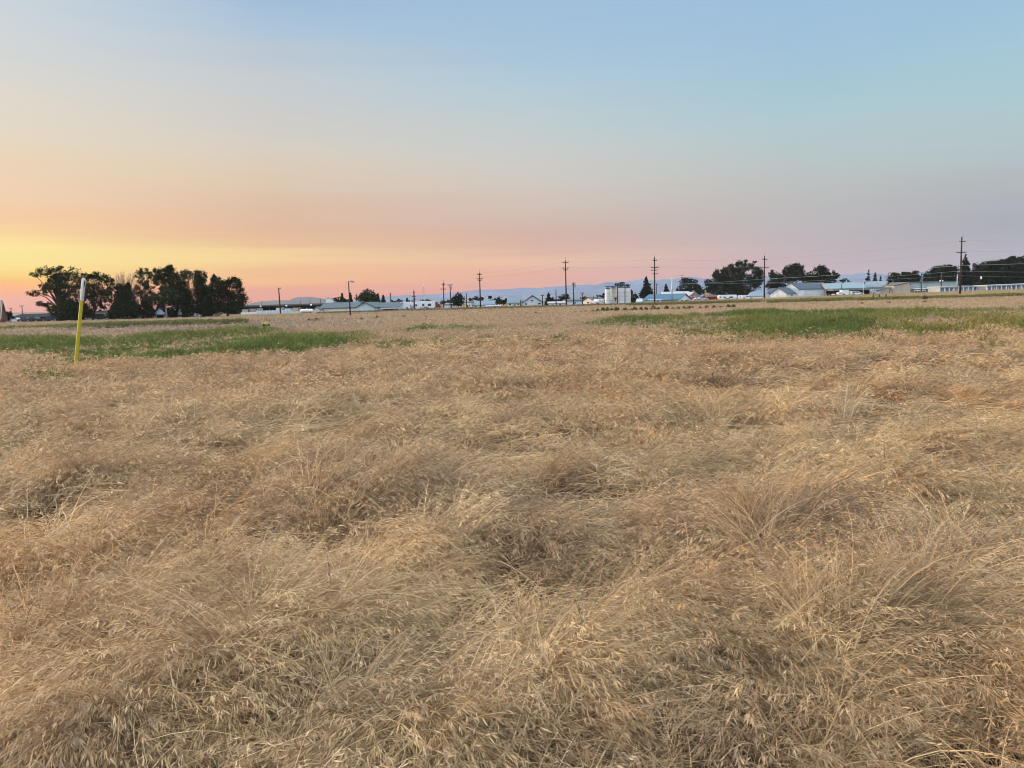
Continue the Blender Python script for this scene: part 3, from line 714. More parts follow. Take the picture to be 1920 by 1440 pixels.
tree('broadleaf_tree', 'wide low tree behind the beige sheds, left of the blue gap in the hills', 285, [(1680,518,10,6),(1695,515,9,5),(1708,514,7,6),(1700,522,20,6),(1718,521,6,6),(1719,514,2,4),(1676,525,8,5),(1690,530,16,6),(1712,530,12,6)], (1698, 556), GC, dens=1.6)
tree('broadleaf_tree', 'broad tree left of the spruce by the last tall pole', 282, [(1755,508,11,7),(1771,505,13,6),(1785,508,11,7),(1745,518,12,8),(1770,519,22,8),(1780,500,6,3),(1737,524,8,6),(1752,528,18,7),(1785,527,16,7)], (1766, 556), GC, dens=1.6)
conifer('tall pointed spruce right behind the last tall pole', 262, 1808, 478, 548, 15, GC, dens=1.6, name='spruce_tree')
tree('broadleaf_tree', 'first tree right of the spruce in the dark row above the storage units', 270, [(1829,507,8,7),(1838,503,8,6),(1834,517,16,9),(1845,522,14,9),(1834,529,18,7),(1828,498,4,3)], (1836, 552), GC, dens=1.6)
tree('broadleaf_tree', 'middle tree of the dark row above the storage units', 274, [(1852,500,11,8),(1868,497,12,7),(1878,495,10,6),(1862,510,18,9),(1878,515,18,11),(1860,524,18,9),(1868,531,22,7),(1860,492,4,3)], (1866, 552), GC, dens=1.6)
tree('broadleaf_tree', 'tree cut by the right edge in the dark row above the storage units', 268, [(1895,491,10,7),(1911,490,12,8),(1925,492,10,10),(1900,503,18,10),(1915,514,18,12),(1893,517,16,11),(1905,528,22,8),(1902,484,5,3)], (1906, 552), GC, dens=1.6)

# weed clumps standing singly on the bare strip of the middle field
GW = 'weed clumps on the bare strip'
def clump(label, px, py, wpx, hpx, col, group=GW, nm='weed_clump'):
    Y = min(118, 1.55 * F / max(4, (py - (565 - .0275 * (px - 960)))))
    x = wx(px, Y, py); z = gz(x, Y); k = Y / F; n = 110
    p = RNG.normal(size=(n, 3)) * np.array([wpx * k * .26, wpx * k * .26, 1]); 
    p[:, :2] = np.clip(p[:, :2], -wpx * k * .42, wpx * k * .42)
    p[:, 2] = hpx * k * np.abs(RNG.random(n)) * np.exp(-(p[:, 0] / (wpx * k * .6)) ** 2)
    v, f, c = leaf_cloud(p, n, .0019 * Y + .04, col, .4, .6); v[:, 2] = np.maximum(v[:, 2], 0)
    o = npmesh(nm, v, f, LEAF, None, c); o.location = (x, Y, z)
    tag(o, label, 'weed', group)
DK, GR, BR = (.085, .085, .04), (.10, .125, .04), (.16, .115, .07)
for i, (px, py, w_, h_, c) in enumerate([(1077,590,5,4,DK),(1090,589,5,4,DK),(1098,588,5,5,BR),(1112,587,6,5,GR),(1121,586,6,6,GR),(1131,585,9,8,GR),(1139,585,8,8,GR),(1147,584,5,5,DK),(1156,584,9,8,GR),(1172,584,9,6,GR),(1184,584,7,5,GR),(1190,583,8,7,GR),(1202,583,6,6,DK),(1211,582,6,5,DK),(1221,582,4,4,BR),(1228,581,4,4,DK),(1234,583,5,6,DK),(1250,581,7,7,DK),(1262,582,6,5,DK),(1272,582,7,6,GR),(1283,582,6,6,DK),(1292,581,6,6,DK),(1299,579,3,4,BR),(1313,580,5,4,BR),(1325,579,6,5,BR),(1339,580,8,6,DK),(1352,578,9,3,DK),(1366,577,6,5,BR),(1375,577,6,5,DK),
        (960,592,6,4,DK),(972,592,5,3,DK),(988,591,6,4,BR),(1005,590,6,4,DK),(1225,577,5,3,DK)]):
    ck = {DK: 'dark', GR: 'green', BR: 'brownish'}[c]
    clump('%s weed clump in the row along the bare strip before the silos and blue roof' % ck, px, py, w_ * 1.15, h_ * 1.1, c, '%s weed clumps in the row' % ck)
for (px, py, w_, h_, c, lb) in [(1735,571,9,6,GR,'lone grey-green weed on the pale strip below the beige sheds'),(396,606,8,8,GR,'tall green weed below the rounded farmstead tree'),(381,607,7,7,DK,'dark weed clump below the spiky farmstead tree'),(593,602,13,5,DK,'long dark weed clump on the bare ground below the white tank'),(581,601,6,3,DK,'small dark weed just left of the long weed clump below the white tank'),(708,597,5,4,BR,'small brown weed below the gable of the long white building'),(756,595,6,3,BR,'flat brown weed right of the long white building'),(678,600,4,4,DK,'small dark weed below the lamp pole'),(800,598,4,4,BR,'small brown weed below the thin mast'),(1695,571,5,4,BR,'small brown weed on the pale strip below the beige gable'),(1775,568,6,3,BR,'flat brown weed on the pale strip below the spruce'),(1617,572,5,4,BR,'brown weed on the pale strip below the carport'),(1667,570,5,4,BR,'brown weed on the pale strip just right of the three posts'),(1735,557,6,7,BR,'dry brown thistle on the bank below the awning of the grey-green building')]:
    clump(lb, px, py, w_ * 1.1, h_ * 1.1, c, 'single weeds')
for (px, py, w_, h_, lb) in [(935,612,0,0,'x')][:0]: pass
# ------------------------------------------------------------------ paint
WHITE = mat('white_siding', (.80, .80, .78), .6, .07, .8, stripe=('Z', .2, .15), dirt=.35)
CREAM = mat('cream_siding', (.76, .68, .55), .65, .08, .8, stripe=('Z', .2, .15), dirt=.3)
PBLUE = mat('pale_blue_siding', (.58, .68, .74), .6, .07, .8, stripe=('X', .25, .2), dirt=.25)
TEAL = mat('pale_teal_metal', (.55, .66, .66), .5, .08, .8, stripe=('X', .3, .2), dirt=.25)
BEIGE = mat('beige_metal', (.50, .41, .31), .6, .08, .8, stripe=('X', .3, .2), dirt=.25)
TAUPE = mat('taupe_metal', (.36, .32, .28), .6, .08, .8, stripe=('X', .3, .2), dirt=.25)
GGREEN = mat('grey_green_metal', (.30, .36, .34), .5, .08, .8, stripe=('X', .4, .25), dirt=.25)
BRICK = mat('brown_brick', (.16, .085, .06), .85, .2, 3)
DARKW = mat('dark_cladding', (.028, .025, .025), .8, .2, 2)
REDB = mat('red_brown_siding', (.20, .06, .05), .7, .15, 2)
RSLATE = mat('slate_blue_roofing', (.065, .095, .125), .5, .10, .6, stripe=('X', .5, .3), dirt=.15)
RTEAL = mat('grey_teal_roofing', (.09, .125, .135), .5, .10, .6, stripe=('X', .5, .3), dirt=.15)
RSKY = mat('sky_blue_roofing', (.18, .25, .31), .45, .08, .6, stripe=('X', .5, .3), dirt=.12)
RBLUE = mat('bright_blue_roofing', (.06, .14, .22), .45, .10, .6, stripe=('X', .5, .3), dirt=.12)
RAQUA = mat('aqua_roofing', (.22, .31, .34), .45, .08, .6, stripe=('X', .5, .3), dirt=.12)
RWHITE = mat('white_roofing', (.42, .44, .45), .5, .08, .6, dirt=.2)
RGREY = mat('grey_roofing', (.12, .125, .135), .7, .12, .8, dirt=.2)
RDARK = mat('dark_roofing', (.022, .02, .02), .8, .2, .8)
GLASS = mat('dark_window_glass', (.03, .035, .045), .12, .1, 2)
DOORW = mat('white_door_paint', (.70, .69, .64), .55, .06, 1, stripe=('Z', .5, .3))
DOORC = mat('cream_door_paint', (.68, .60, .48), .55, .06, 1, stripe=('Z', .5, .3))
DOORB = mat('blue_door_paint', (.07, .13, .21), .5, .1, 1, stripe=('Z', .25, .4))
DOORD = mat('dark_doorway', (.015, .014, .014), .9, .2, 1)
TRIMW = mat('white_trim', (.74, .74, .72), .55, .05, 1)
TRIMD = mat('dark_trim', (.05, .06, .075), .6, .1, 1)
GREYC = mat('grey_canopy', (.20, .21, .22), .7, .1, 1)
STEEL = mat('galvanised_steel', (.45, .47, .48), .4, .1, 2, metal=.6)
RUST = mat('rusty_brown_wood', (.10, .05, .035), .9, .25, 3)
POLE = mat('weathered_pole_wood', (.050, .037, .033), .9, .2, 2, dirt=.3)
WIRE = mat('grey_wire', (.26, .26, .27), .5, .05, 1)
INSUL = mat('grey_insulator', (.30, .31, .33), .3, .1, 2)

def house(name, label, cat, Y, c, l, r, yaw, eave, ridge, gable, wall, roof, group=None, base=None, over=.25, ops=(), wall_r=None, ridge_at=.5, eave2=None, rt_=.16, wallgable=True):
    """A building seen at distance Y. c/l/r: photo columns of its near corner and of the far ends of its left and right
    faces; yaw: how far it is turned; eave/ridge: photo rows. gable: which face ('L' or 'R') carries the gable.
    ops: (face, kind, u0, u1, v0, v1, material) openings, u along the face from left, v share of the eave height."""
    th = R(yaw); X = wx(c, Y, eave); g = gz(X, Y) - .08
    k = Y / F
    ul = wx(l, Y, eave) / Y; ur = wx(r, Y, eave) / Y if r > 0 else 0
    WL = max(.3, (X - ul * Y) / (math.cos(th) + ul * math.sin(th)))
    WR = min(26., max(.3, (ur * Y - X) / max(.05, math.sin(th) - ur * math.cos(th)))) if r > c else max(3., -r if r < 0 else 6.)
    he = wz(c, eave, Y) - g; hr = wz(c, ridge, Y) - g
    t = empty(name, (X, Y, g), label, cat, group, -th)
    # local frame: origin at near corner, left face along -x (y=0), right face along +y (x=0)
    m = MB()
    if gable == 'L':      # gable on the left face: ridge runs along y
        xr = -WL * ridge_at
        he2 = he if eave2 is None else wz(c, eave2, Y) - g
        prof = [(-WL, 0), (0, 0), (0, he), (xr, hr), (-WL, he2)]
        n = 5; vs = [(x, 0, z) for x, z in prof] + [(x, WR, z) for x, z in prof]
        m.add(vs, [(0, 1, 2, 3, 4), (9, 8, 7, 6, 5)] + [(i + n, (i + 1) % n + n, (i + 1) % n, i) for i in (0, 1, 4)])
        rb_ = MB()
        for (xa, za, xb, zb) in ((0, he, xr, hr), (-WL, he2, xr, hr)):
            dx, dz = xa - xb, za - zb; ln = math.hypot(dx, dz) or 1; ex, ez = dx / ln * over, dz / ln * over
            a0 = (xa + ex, za + ez + .03); b0 = (xb, zb + .03)
            rb_.hexa((a0[0], -over, a0[1]), (b0[0], -over, b0[1]), (b0[0], WR + over, b0[1]), (a0[0], WR + over, a0[1]),
                     (a0[0], -over, a0[1] + rt_), (b0[0], -over, b0[1] + rt_), (b0[0], WR + over, b0[1] + rt_), (a0[0], WR + over, a0[1] + rt_))
    elif gable == 'R':    # gable on the right face: ridge runs along x, roof slopes down to the left face
        yr = WR * ridge_at
        prof = [(0, 0), (WR, 0), (WR, he), (yr, hr), (0, he)]
        n = 5; vs = [(0, y, z) for y, z in prof] + [(-WL, y, z) for y, z in prof]
        m.add(vs, [(0, 1, 2, 3, 4), (9, 8, 7, 6, 5)] + [(i + n, (i + 1) % n + n, (i + 1) % n, i) for i in (0, 1, 4)])
        rb_ = MB()
        for (ya, za, yb, zb) in ((0, he, yr, hr), (WR, he, yr, hr)):
            dy, dz = ya - yb, za - zb; ln = math.hypot(dy, dz) or 1; ey, ez = dy / ln * over, dz / ln * over
            a0 = (ya + ey, za + ez + .03); b0 = (yb, zb + .03)
            rb_.hexa((over, a0[0], a0[1]), (over, b0[0], b0[1]), (-WL - over, b0[0], b0[1]), (-WL - over, a0[0], a0[1]),
                     (over, a0[0], a0[1] + rt_), (over, b0[0], b0[1] + rt_), (-WL - over, b0[0], b0[1] + rt_), (-WL - over, a0[0], a0[1] + rt_))
    else:                 # flat or single pitch: front at eave height, back at ridge height
        vs = [(-WL, 0, 0), (0, 0, 0), (0, WR, 0), (-WL, WR, 0), (-WL, 0, he), (0, 0, he), (0, WR, hr), (-WL, WR, hr)]
        m.add(vs, [(0, 3, 2, 1), (0, 1, 5, 4), (1, 2, 6, 5), (2, 3, 7, 6), (3, 0, 4, 7)])
        rb_ = MB(); sl = (hr - he) / WR
        z0 = he - sl * over + .03; z1 = hr + sl * over + .03
        rb_.hexa((-WL - over, -over, z0), (over, -over, z0), (over, WR + over, z1), (-WL - over, WR + over, z1),
                 (-WL - over, -over, z0 + rt_), (over, -over, z0 + rt_), (over, WR + over, z1 + rt_), (-WL - over, WR + over, z1 + rt_))
    m.build('wall', wall, t); rb_.build('roof', roof, t)
    for op in ops:
        face, kind, u0_, u1_, v0, v1, mt = op[:7]
        z0, z1 = v0 * he, v1 * he
        b = MB(); e = .035
        def fbox(b, ua, ub, za, zb, d0, d1):
            if face == 'L': b.box(-WL + ua * WL, -WL + ub * WL, -d1, -d0, za, zb)
            else: b.box(d0, d1, ua * WR, ub * WR, za, zb)
        if kind == 'window':
            fu = .10 / (WL if face == 'L' else WR)
            fbox(b, u0_ - fu, u1_ + fu, z0 - .1, z0, .0, .07); fbox(b, u0_ - fu, u1_ + fu, z1, z1 + .1, .0, .07)
            fbox(b, u0_ - fu, u0_, z0, z1, .0, .07); fbox(b, u1_, u1_ + fu, z0, z1, .0, .07)
            f_ = b.build('window', TRIMW, t); pb_ = MB(); fbox(pb_, u0_, u1_, z0, z1, -.02, .03); pb_.build('pane', mt, f_)
        else:
            fbox(b, u0_, u1_, z0, z1, -.02, .06); d_ = b.build(kind, mt, t)
            if kind == 'door':
                hb = MB(); du = (u1_ - u0_)
                fbox(hb, u1_ - du * .16, u1_ - du * .10, z0 + (z1 - z0) * .45, z0 + (z1 - z0) * .55, .06, .11); hb.build('handle', STEEL, d_)
    t['_wl'] = WL; t['_wr'] = WR; t['_he'] = he
    return t
def part(t, name, mt, boxes):
    b = MB()
    for q in boxes: b.box(*q)
    return b.build(name, mt, t)

# --- left edge
house('steep_roof_cabin', 'steep blue-roofed cabin with a brown end wall at the left edge', 'cabin', 141, 1, -40, 13, 24, 597, 564.5, 'R', BRICK, RTEAL,
      ops=[('L', 'window', .82, .92, .25, .75, GLASS), ('R', 'door', .30, .55, 0, .8, TRIMD)])
t = house('long_low_building', 'long low dark building behind an awning at far left', 'building', 152, 112, 18, -8, 2, 594.5, 588.5, 'R', DARKW, RDARK,
      ops=[('L', 'window', .08 + .12 * i, .14 + .12 * i, .35, .70, GLASS) for i in range(7)])
WLt = t['_wl']; part(t, 'awning', GREYC, [(-WLt * .99, -WLt * .24, -2.2, -.06, .72, .86)])
for q in (.98, .8, .62, .44, .26): part(t, 'awning_post', TRIMD, [(-WLt * q, -WLt * q + .1, -2.15, -2.05, 0, .72)])
house('beige_panel_building', 'beige panelled building glimpsed behind the reddish tree trunk', 'building', 158, 206, 162, -9, 3, 584, 582, 'F', BEIGE, RGREY,
      ops=[('L', 'door', .55, .70, 0, .8, TAUPE)])
house('white_farmhouse', 'small white house with a dark porch behind the pale-trunked tree', 'house', 148.6, 311, 289, 320, 20, 586, 577, 'L', PBLUE, RDARK,
      ops=[('L', 'porch', .22, .80, .05, .72, DOORD), ('L', 'window', .86, .96, .3, .7, GLASS)])
house('white_gabled_cottage', 'white gabled cottage half hidden between the pale-trunked and the spiky tree', 'house', 149, 345, 332, 352, 30, 588, 577, 'L', PBLUE, RDARK,
      ops=[('L', 'window', .2, .42, .25, .7, GLASS), ('L', 'door', .58, .78, 0, .75, DOORD)])
house('white_garden_shed', 'tiny white shed under the rounded farmstead tree', 'shed', 149, 412, 403, 415, 25, 590, 586, 'L', WHITE, RWHITE, over=.1,
      ops=[('L', 'door', .3, .7, 0, .85, DOORW)])

# --- open truck shed
Ys = 205
t = empty('open_truck_shed', (wx(450, Ys, 575), Ys, gz(wx(450, Ys, 575), Ys)), 'long dark open-fronted shed with a flat roof left of the white tank', 'shed')
Ls = wx(607, Ys, 570) - wx(450, Ys, 575); z1 = wz(530, 570.3, Ys); z0 = wz(530, 575.5, Ys)
b = MB(); b.hexa((-4, -1.2, z0), (Ls - 1.2, -1.2, z0), (Ls + .8, 12, z0 + .5), (-4, 12, z0 + .5), (-4, -1.2, z0 + .35), (Ls - 1.2, -1.2, z0 + .35), (Ls + .8, 12, z1), (-4, 12, z1)); b.build('roof', RDARK, t)
b = MB(); b.box(-3.6, Ls, 11.4, 11.7, 0, z0 + .4); b.box(-3.9, -3.6, 0, 11.7, 0, z0 + .2); b.build('wall', DARKW, t)
for q in range(9):
    b = MB(); b.box(-3 + q * Ls / 8.3, -2.75 + q * Ls / 8.3, -.9, -.65, 0, z0); b.build('post', TRIMD, t)
for px in (492, 540, 586):
    x = wx(px, Ys, 572) - t.location.x
    b = MB(); b.box(x - .06, x + .06, -1.5, -1.2, z0 + .3, z0 + .42); o = b.build('lamp_bracket', STEEL, t)
    b = MB(); b.tube([(x, -1.5, z0 + .55), (x, -1.5, z0 + .40), (x, -1.5, z0 + .1)], [.10, .30, .22], 8); b.build('lamp_shade', TRIMW, o)
for (a, bq, ya, yb, mt, lb) in ((453,466,579.8,585,BEIGE,'beige container at the left end of the open truck shed'),(468,481,578.5,588,TAUPE,'grey container second from the left in the open truck shed'),(517,529,576.8,583,CREAM,'cream container behind the first leaning pole'),(533,546,578,583,PBLUE,'pale container in the middle of the open truck shed'),(548,560,576.6,583,BEIGE,'beige container just left of the white tank')):
    Yc = 202.5 if a > 500 else 198; x0 = wx(a, Yc, ya); x1 = wx(bq, Yc, ya); g = gz(x0, Yc)
    t2 = empty('cargo_container', (x0, Yc, g), lb, 'container', 'containers at the truck shed'); h = wz(a, ya, Yc) - g; W = x1 - x0
    part(t2, 'body', mt, [(0, W, 0, 5, .12, h)]); part(t2, 'frame', TRIMD, [(-.04, .06, -.04, .1, .1, h + .03), (W - .06, W + .04, -.04, .1, .1, h + .03), (.06, W - .06, -.04, .1, h - .06, h + .03), (.06, W - .06, -.04, .1, .02, .12)])
# low pale fence before it
Yf = 190
def wallfence(name, label, cat, pa, pb, Y, top, mt, posts, group=None, gapb=.05, cap=None):
    x0 = wx(pa, Y, top); x1 = wx(pb, Y, top); g = gz((x0 + x1) / 2, Y); h = wz((pa + pb) / 2, top, Y) - g
    t = empty(name, (x0, Y, g), label, cat, group)
    part(t, 'panel', mt, [(0, x1 - x0, 0, .08, gapb, h)])
    for i in range(posts):
        u = (x1 - x0) * i / (posts - 1); part(t, 'post', TRIMW, [(u - .06, u + .06, -.1, -.002, 0, h + .08)])
    return t
wallfence('pale_panel_fence', 'low white panel fence at the left end of the truck shed', 'fence', 452, 481, 189, 585.5, WHITE, 6)
wallfence('pale_panel_fence', 'long pale teal panel fence before the open truck shed', 'fence', 481, 548, 190, 581.8, TEAL, 12)
wallfence('pale_panel_fence', 'short pale teal fence left of the white tank', 'fence', 546, 563, 188, 584.2, TEAL, 4)
# tank
Yt = 186; x0 = wx(562, Yt, 580); x1 = wx(588, Yt, 580); g = gz(x0, Yt); zc = (wz(575, 579.3, Yt) + wz(575, 586.5, Yt)) / 2; rad = (wz(575, 579.3, Yt) - wz(575, 586.5, Yt)) / 2
t = empty('storage_tank', ((x0 + x1) / 2, Yt, g), 'white horizontal round-ended tank left of the small gabled porch', 'tank', rz=R(-12)); W = (x1 - x0) / 2
b = MB(); b.tube([(-W, 0, zc - g), (-W + .12, 0, zc - g), (-W + .4, 0, zc - g), (W - .4, 0, zc - g), (W - .12, 0, zc - g), (W, 0, zc - g)], [rad * .5, rad * .85, rad, rad, rad * .85, rad * .5], 20); b.build('tank_shell', TRIMW, t, True)
for q in (-.6, .6): part(t, 'saddle', RUST, [(W * q - .15, W * q + .15, -rad * .7, rad * .7, 0, zc - g - rad * .75)])
b = MB(); b.tube([(0, 0, zc - g + rad), (0, 0, zc - g + rad + .3)], .16, 10); b.build('hatch', STEEL, t)

# --- long white building with a gable in the middle
t = house('small_gabled_porch', 'small cream gabled shed between the white tank and the long white building', 'shed', 187, 600, 588, 604, 16, 580.5, 576, 'L', CREAM, RGREY, ops=[('L', 'door', .3, .7, 0, .9, DOORC)])
house('long_white_building', 'long low cream building with a grey-teal roof behind the lamp pole', 'building', 190, 668, 600, -9, 4, 576.8, 567.3, 'R', CREAM, RTEAL,
      ops=[('L', 'window', .07, .10, .45, .75, GLASS), ('L', 'door', .64, .72, 0, .85, DOORC), ('L', 'door', .40, .43, 0, .8, DOORW)])
house('teal_gabled_hall', 'pale teal gabled hall front between the two long roofs', 'hall', 187, 702, 668, -14, 3, 576, 567, 'L', TEAL, RTEAL, over=.35)
t = house('glass_front_shop', 'long low building with a grey-teal roof and dark glass front right of the teal gable', 'building', 191, 748, 700, -10, 3, 576.2, 567.6, 'R', PBLUE, RTEAL,
      ops=[('L', 'window', .05 + .10 * i, .10 + .10 * i, .25, .8, PBLUE) for i in range(3)] + [('L', 'shopfront', .38, .98, .05, .62, GLASS)])
part(t, 'awning', TRIMW, [(-t['_wl'] * .64, .15, -1.6, -.07, t['_he'] * .72, t['_he'] * .95)])

# --- middle
house('small_white_shed', 'small plain white shed left of the dark round tree', 'shed', 216, 853, 833, -6, 3, 571, 569, 'F', WHITE, RSKY, ops=[('L', 'door', .35, .5, 0, .85, DOORW)])
t = house('false_front_building', 'narrow cream building with a stepped ornate false front', 'building', 211, 883, 872, -5, 4, 567, 566, 'F', CREAM, RGREY,
      ops=[('L', 'door', .30, .50, 0, .55, RUST), ('L', 'window', .62, .85, .35, .7, GLASS)])
W, h = t['_wl'], t['_he']
part(t, 'false_front', CREAM, [(-W * .78, -W * .22, -.14, -.03, h * .55, h * 1.27), (-W - .06, -W * .78, -.14, -.03, h * .75, h * 1.05), (-W * .22, .06, -.14, -.03, h * .75, h * 1.05), (-W * .62, -W * .38, -.14, -.03, h * 1.27, h * 1.40)])
part(t, 'cornice', TRIMW, [(-W * .82, -W * .18, -.22, .0, h * 1.20, h * 1.26)])
house('blue_roofed_shed', 'long shed with a sky-blue roof right of the ornate cream front', 'shed', 213, 926, 882, -8, 3, 571.5, 564.3, 'R', PBLUE, RSKY,
      ops=[('L', 'window', .2 + .2 * i, .27 + .2 * i, .3, .8, GLASS) for i in range(3)])
t = house('cream_low_shed', 'low cream shed beside the tall line pole', 'shed', 203, 924, 910, -4, 4, 575.0, 573.6, 'F', CREAM, RWHITE, ops=[('L', 'window', .35, .5, .4, .75, RUST), ('L', 'window', .62, .8, .4, .75, RUST)])
house('flat_roof_annex', 'flat pale-roofed annex between the cream shed and the white house', 'shed', 206, 937, 924, -5, 4, 574.6, 573, 'F', TAUPE, RWHITE)
house('white_cottage', 'cream-fronted cottage under a big blue-grey hipped roof', 'house', 207, 977, 952, -5, 3, 567.6, 556, 'R', CREAM, RSKY,
      ops=[('L', 'window', .08, .24, .45, .85, RUST), ('L', 'door', .44, .58, 0, .75, GREYC), ('L', 'window', .72, .86, .45, .85, RUST), ('L', 'window', .31, .35, .4, .55, GLASS)])
t = house('gabled_barn', 'pale blue gabled barn with a big cream sliding door', 'barn', 205, 1016, 981, -9, 3, 566, 554, 'L', PBLUE, TRIMD, over=.35,
      ops=[('L', 'barn_door', .36, .70, 0, .98, DOORC), ('L', 'window', .42, .53, 1.2, 1.5, GLASS), ('L', 'window', .10, .20, .45, .8, GLASS), ('L', 'window', .80, .94, .45, .8, GLASS)])
house('long_white_shed', 'long low white shed right of the gabled barn', 'shed', 214, 1062, 1028, -5, 3, 568.5, 566, 'F', WHITE, RWHITE, ops=[('L', 'window', .2, .3, .3, .6, GLASS), ('L', 'door', .6, .7, 0, .8, DOORB)])
house('pale_house', 'pale house with a peaked grey roof behind the second tall pole', 'house', 232, 1066, 1050, -6, 4, 567, 561, 'L', TEAL, RGREY, ops=[('L', 'window', .4, .6, .3, .7, GLASS)])
house('low_blue_building', 'low pale blue building between the second tall pole and the cream house', 'building', 212, 1091, 1063, -5, 3, 564, 561.5, 'F', PBLUE, RTEAL, ops=[('L', 'door', .04, .14, .05, .8, DOORW), ('L', 'window', .4, .6, .4, .7, GLASS)])
house('cream_house', 'cream gabled house with a long grey roof left of the silos', 'house', 216, 1113, 1092.5, 1134, 45, 564, 557.5, 'L', CREAM, RGREY, ops=[('L', 'window', .4, .6, .35, .7, GLASS), ('R', 'window', .3, .45, .3, .7, GLASS)])

# --- silos
Yq = 206; gq = gz(wx(1158, Yq, 560), Yq)
SILO = mat('pale_silo_metal', (.74, .74, .71), .45, .09, .5, stripe=('Z', 1.1, .5), dirt=.25)
for (a, bq, top, dy, lb) in ((1134.5, 1145, 542, 0, 'leftmost pale silo, catching the warm light'), (1143, 1156, 540.5, 2.2, 'second silo from the left, half behind the dark pipe'), (1157.5, 1170.5, 539.8, -.3, 'wide middle silo right of the dark pipe'), (1167, 1176, 540, 2.6, 'narrow silo set back between the middle and the right silo'), (1172.5, 1182.5, 539.8, -.2, 'rightmost silo next to the narrow dark tree')):
    Y = Yq + dy; xa = wx(a, Y, 555); xb = wx(bq, Y, 555); r_ = (xb - xa) / 2; h = wz(a, top, Y) - gq
    t = empty('silo', ((xa + xb) / 2, Y, gq), lb, 'silo', 'grain silos')
    b = MB(); b.tube([(0, 0, 0), (0, 0, h)], r_, 28); b.build('shell', SILO, t)
    for f in (.24, .48, .72, .985):
        b = MB(); b.tube([(0, 0, h * f - .05), (0, 0, h * f + .05)], r_ + .03, 28); b.build('hoop', STEEL, t)
    b = MB(); b.tube([(0, 0, h), (0, 0, h + .45)], [r_ * 1.02, r_ * .25], 28); b.build('cap', TRIMD, t)
# walkway and bucket elevator on top
h = wz(1158, 540, Yq) - gq
xa = wx(1135, Yq, 540); xb = wx(1182, Yq, 540); t = empty('silo_walkway', ((xa + xb) / 2, Yq, gq + h), 'dark walkway with rails and hoppers on top of the silos', 'walkway'); W = (xb - xa) / 2
part(t, 'deck', TRIMD, [(-W, W, -.6, .9, .42, .60)])
b = MB()
for i in range(15): b.box(-W + i * W / 7 - .025, -W + i * W / 7 + .025, -.6, -.55, .6, 1.05 if i < 6 else 1.3)
b.box(-W, -W * .25, -.62, -.56, 1.0, 1.06); b.box(W * .35, W, -.62, -.56, 1.22, 1.28); b.build('railing', STEEL, t)
part(t, 'hopper', RDARK, [(-W * .22, W * .10, -.5, .8, .6, 1.3), (W * .16, W * .52, -.5, .8, .6, 1.55)])
part(t, 'motor_box', RDARK, [(W * .60, W * .9, -.4, .6, .6, .95)])
b = MB(); x = wx(1156, Yq, 550); t = empty('silo_pipe', (x, Yq - 1.7, gq), 'dark upright pipe between the second and the middle silo', 'pipe')
b.tube([(0, 0, 0), (0, 0, h + .6)], .14, 10); b.build('pipe_shaft', TRIMD, t); part(t, 'junction_box', TRIMD, [(-.95, -.16, -.14, .14, h * .32, h * .42), (-.7, -.4, -.1, .1, h * .18, h * .32)])

# --- blue roofed building and neighbours
t = house('bright_blue_roofed_building', 'building with a bright blue metal roof behind the four-armed pole', 'building', 212, 1272, 1206, 1295, 30, 562, 551.5, 'R', WHITE, RBLUE, over=.4,
      ops=[('L', 'window', .52, .98, .1, .75, TRIMD), ('R', 'door', .18, .36, 0, .9, TRIMD), ('R', 'window', .5, .8, .35, .85, GLASS)])
house('white_roadside_shed', 'small white shed at the foot of the four-armed pole', 'shed', 205, 1240, 1219, -3, 3, 563, 562, 'F', WHITE, RWHITE, ops=[('L', 'window', .62, .78, .45, .75, GLASS), ('L', 'door', .2, .34, 0, .8, DOORW)])
house('grey_gabled_building', 'grey gabled building with a white roof behind the bright blue roof', 'building', 226, 1316, 1288, -16, 8, 558, 547.5, 'L', TAUPE, RWHITE, over=.35, ops=[('L', 'door', .5, .7, 0, .7, TRIMD)])
house('white_roofed_building', 'long pale-roofed building rising behind the bright blue roof', 'building', 230, 1294, 1243, -8, 5, 556, 546.8, 'R', TAUPE, RWHITE)
house('red_brown_shed', 'low red-brown shed right of the round yellow sign', 'shed', 222, 1346, 1325, -6, 4, 557, 554.2, 'R', REDB, REDB, ops=[('L', 'door', .2, .4, 0, .85, RUST)])
house('light_blue_roofed_shed', 'light blue-roofed shed left of the white gabled barn', 'shed', 228, 1431, 1401, 1446, 32, 555.5, 547.5, 'R', WHITE, RSKY, ops=[('L', 'door', .3, .6, 0, .8, DOORW)])
house('slate_roofed_shed', 'slate-roofed shed tucked behind the left side of the white gabled barn', 'shed', 236, 1452, 1438, 1462, 30, 551, 541.5, 'R', WHITE, RSLATE)
house('white_gabled_barn', 'white gabled barn with a slate roof, front end facing left', 'barn', 224, 1475, 1444, 1494, 33, 550.5, 539.5, 'L', WHITE, RSLATE, over=.3,
      ops=[('L', 'door', .40, .62, 0, .55, DOORW), ('R', 'window', .4, .6, .4, .75, GLASS)])
t = house('long_white_barn', 'long white and pale blue barn with a slate roof and wide closed doors', 'barn', 240, 1552, 1490, -9, 3, 541, 530, 'R', PBLUE, RSLATE, over=.3,
      ops=[('L', 'barn_door', .16, .66, 0, .70, DOORW), ('L', 'door', .74, .80, 0, .5, DOORW)])
house('white_barn_wing', 'white gable end of the long white barn, facing left', 'barn', 234, 1498, 1466, 1508, 40, 542.5, 530.5, 'L', WHITE, RSLATE, over=.25, ops=[('L', 'window', .5, .62, .6, .8, GLASS)])
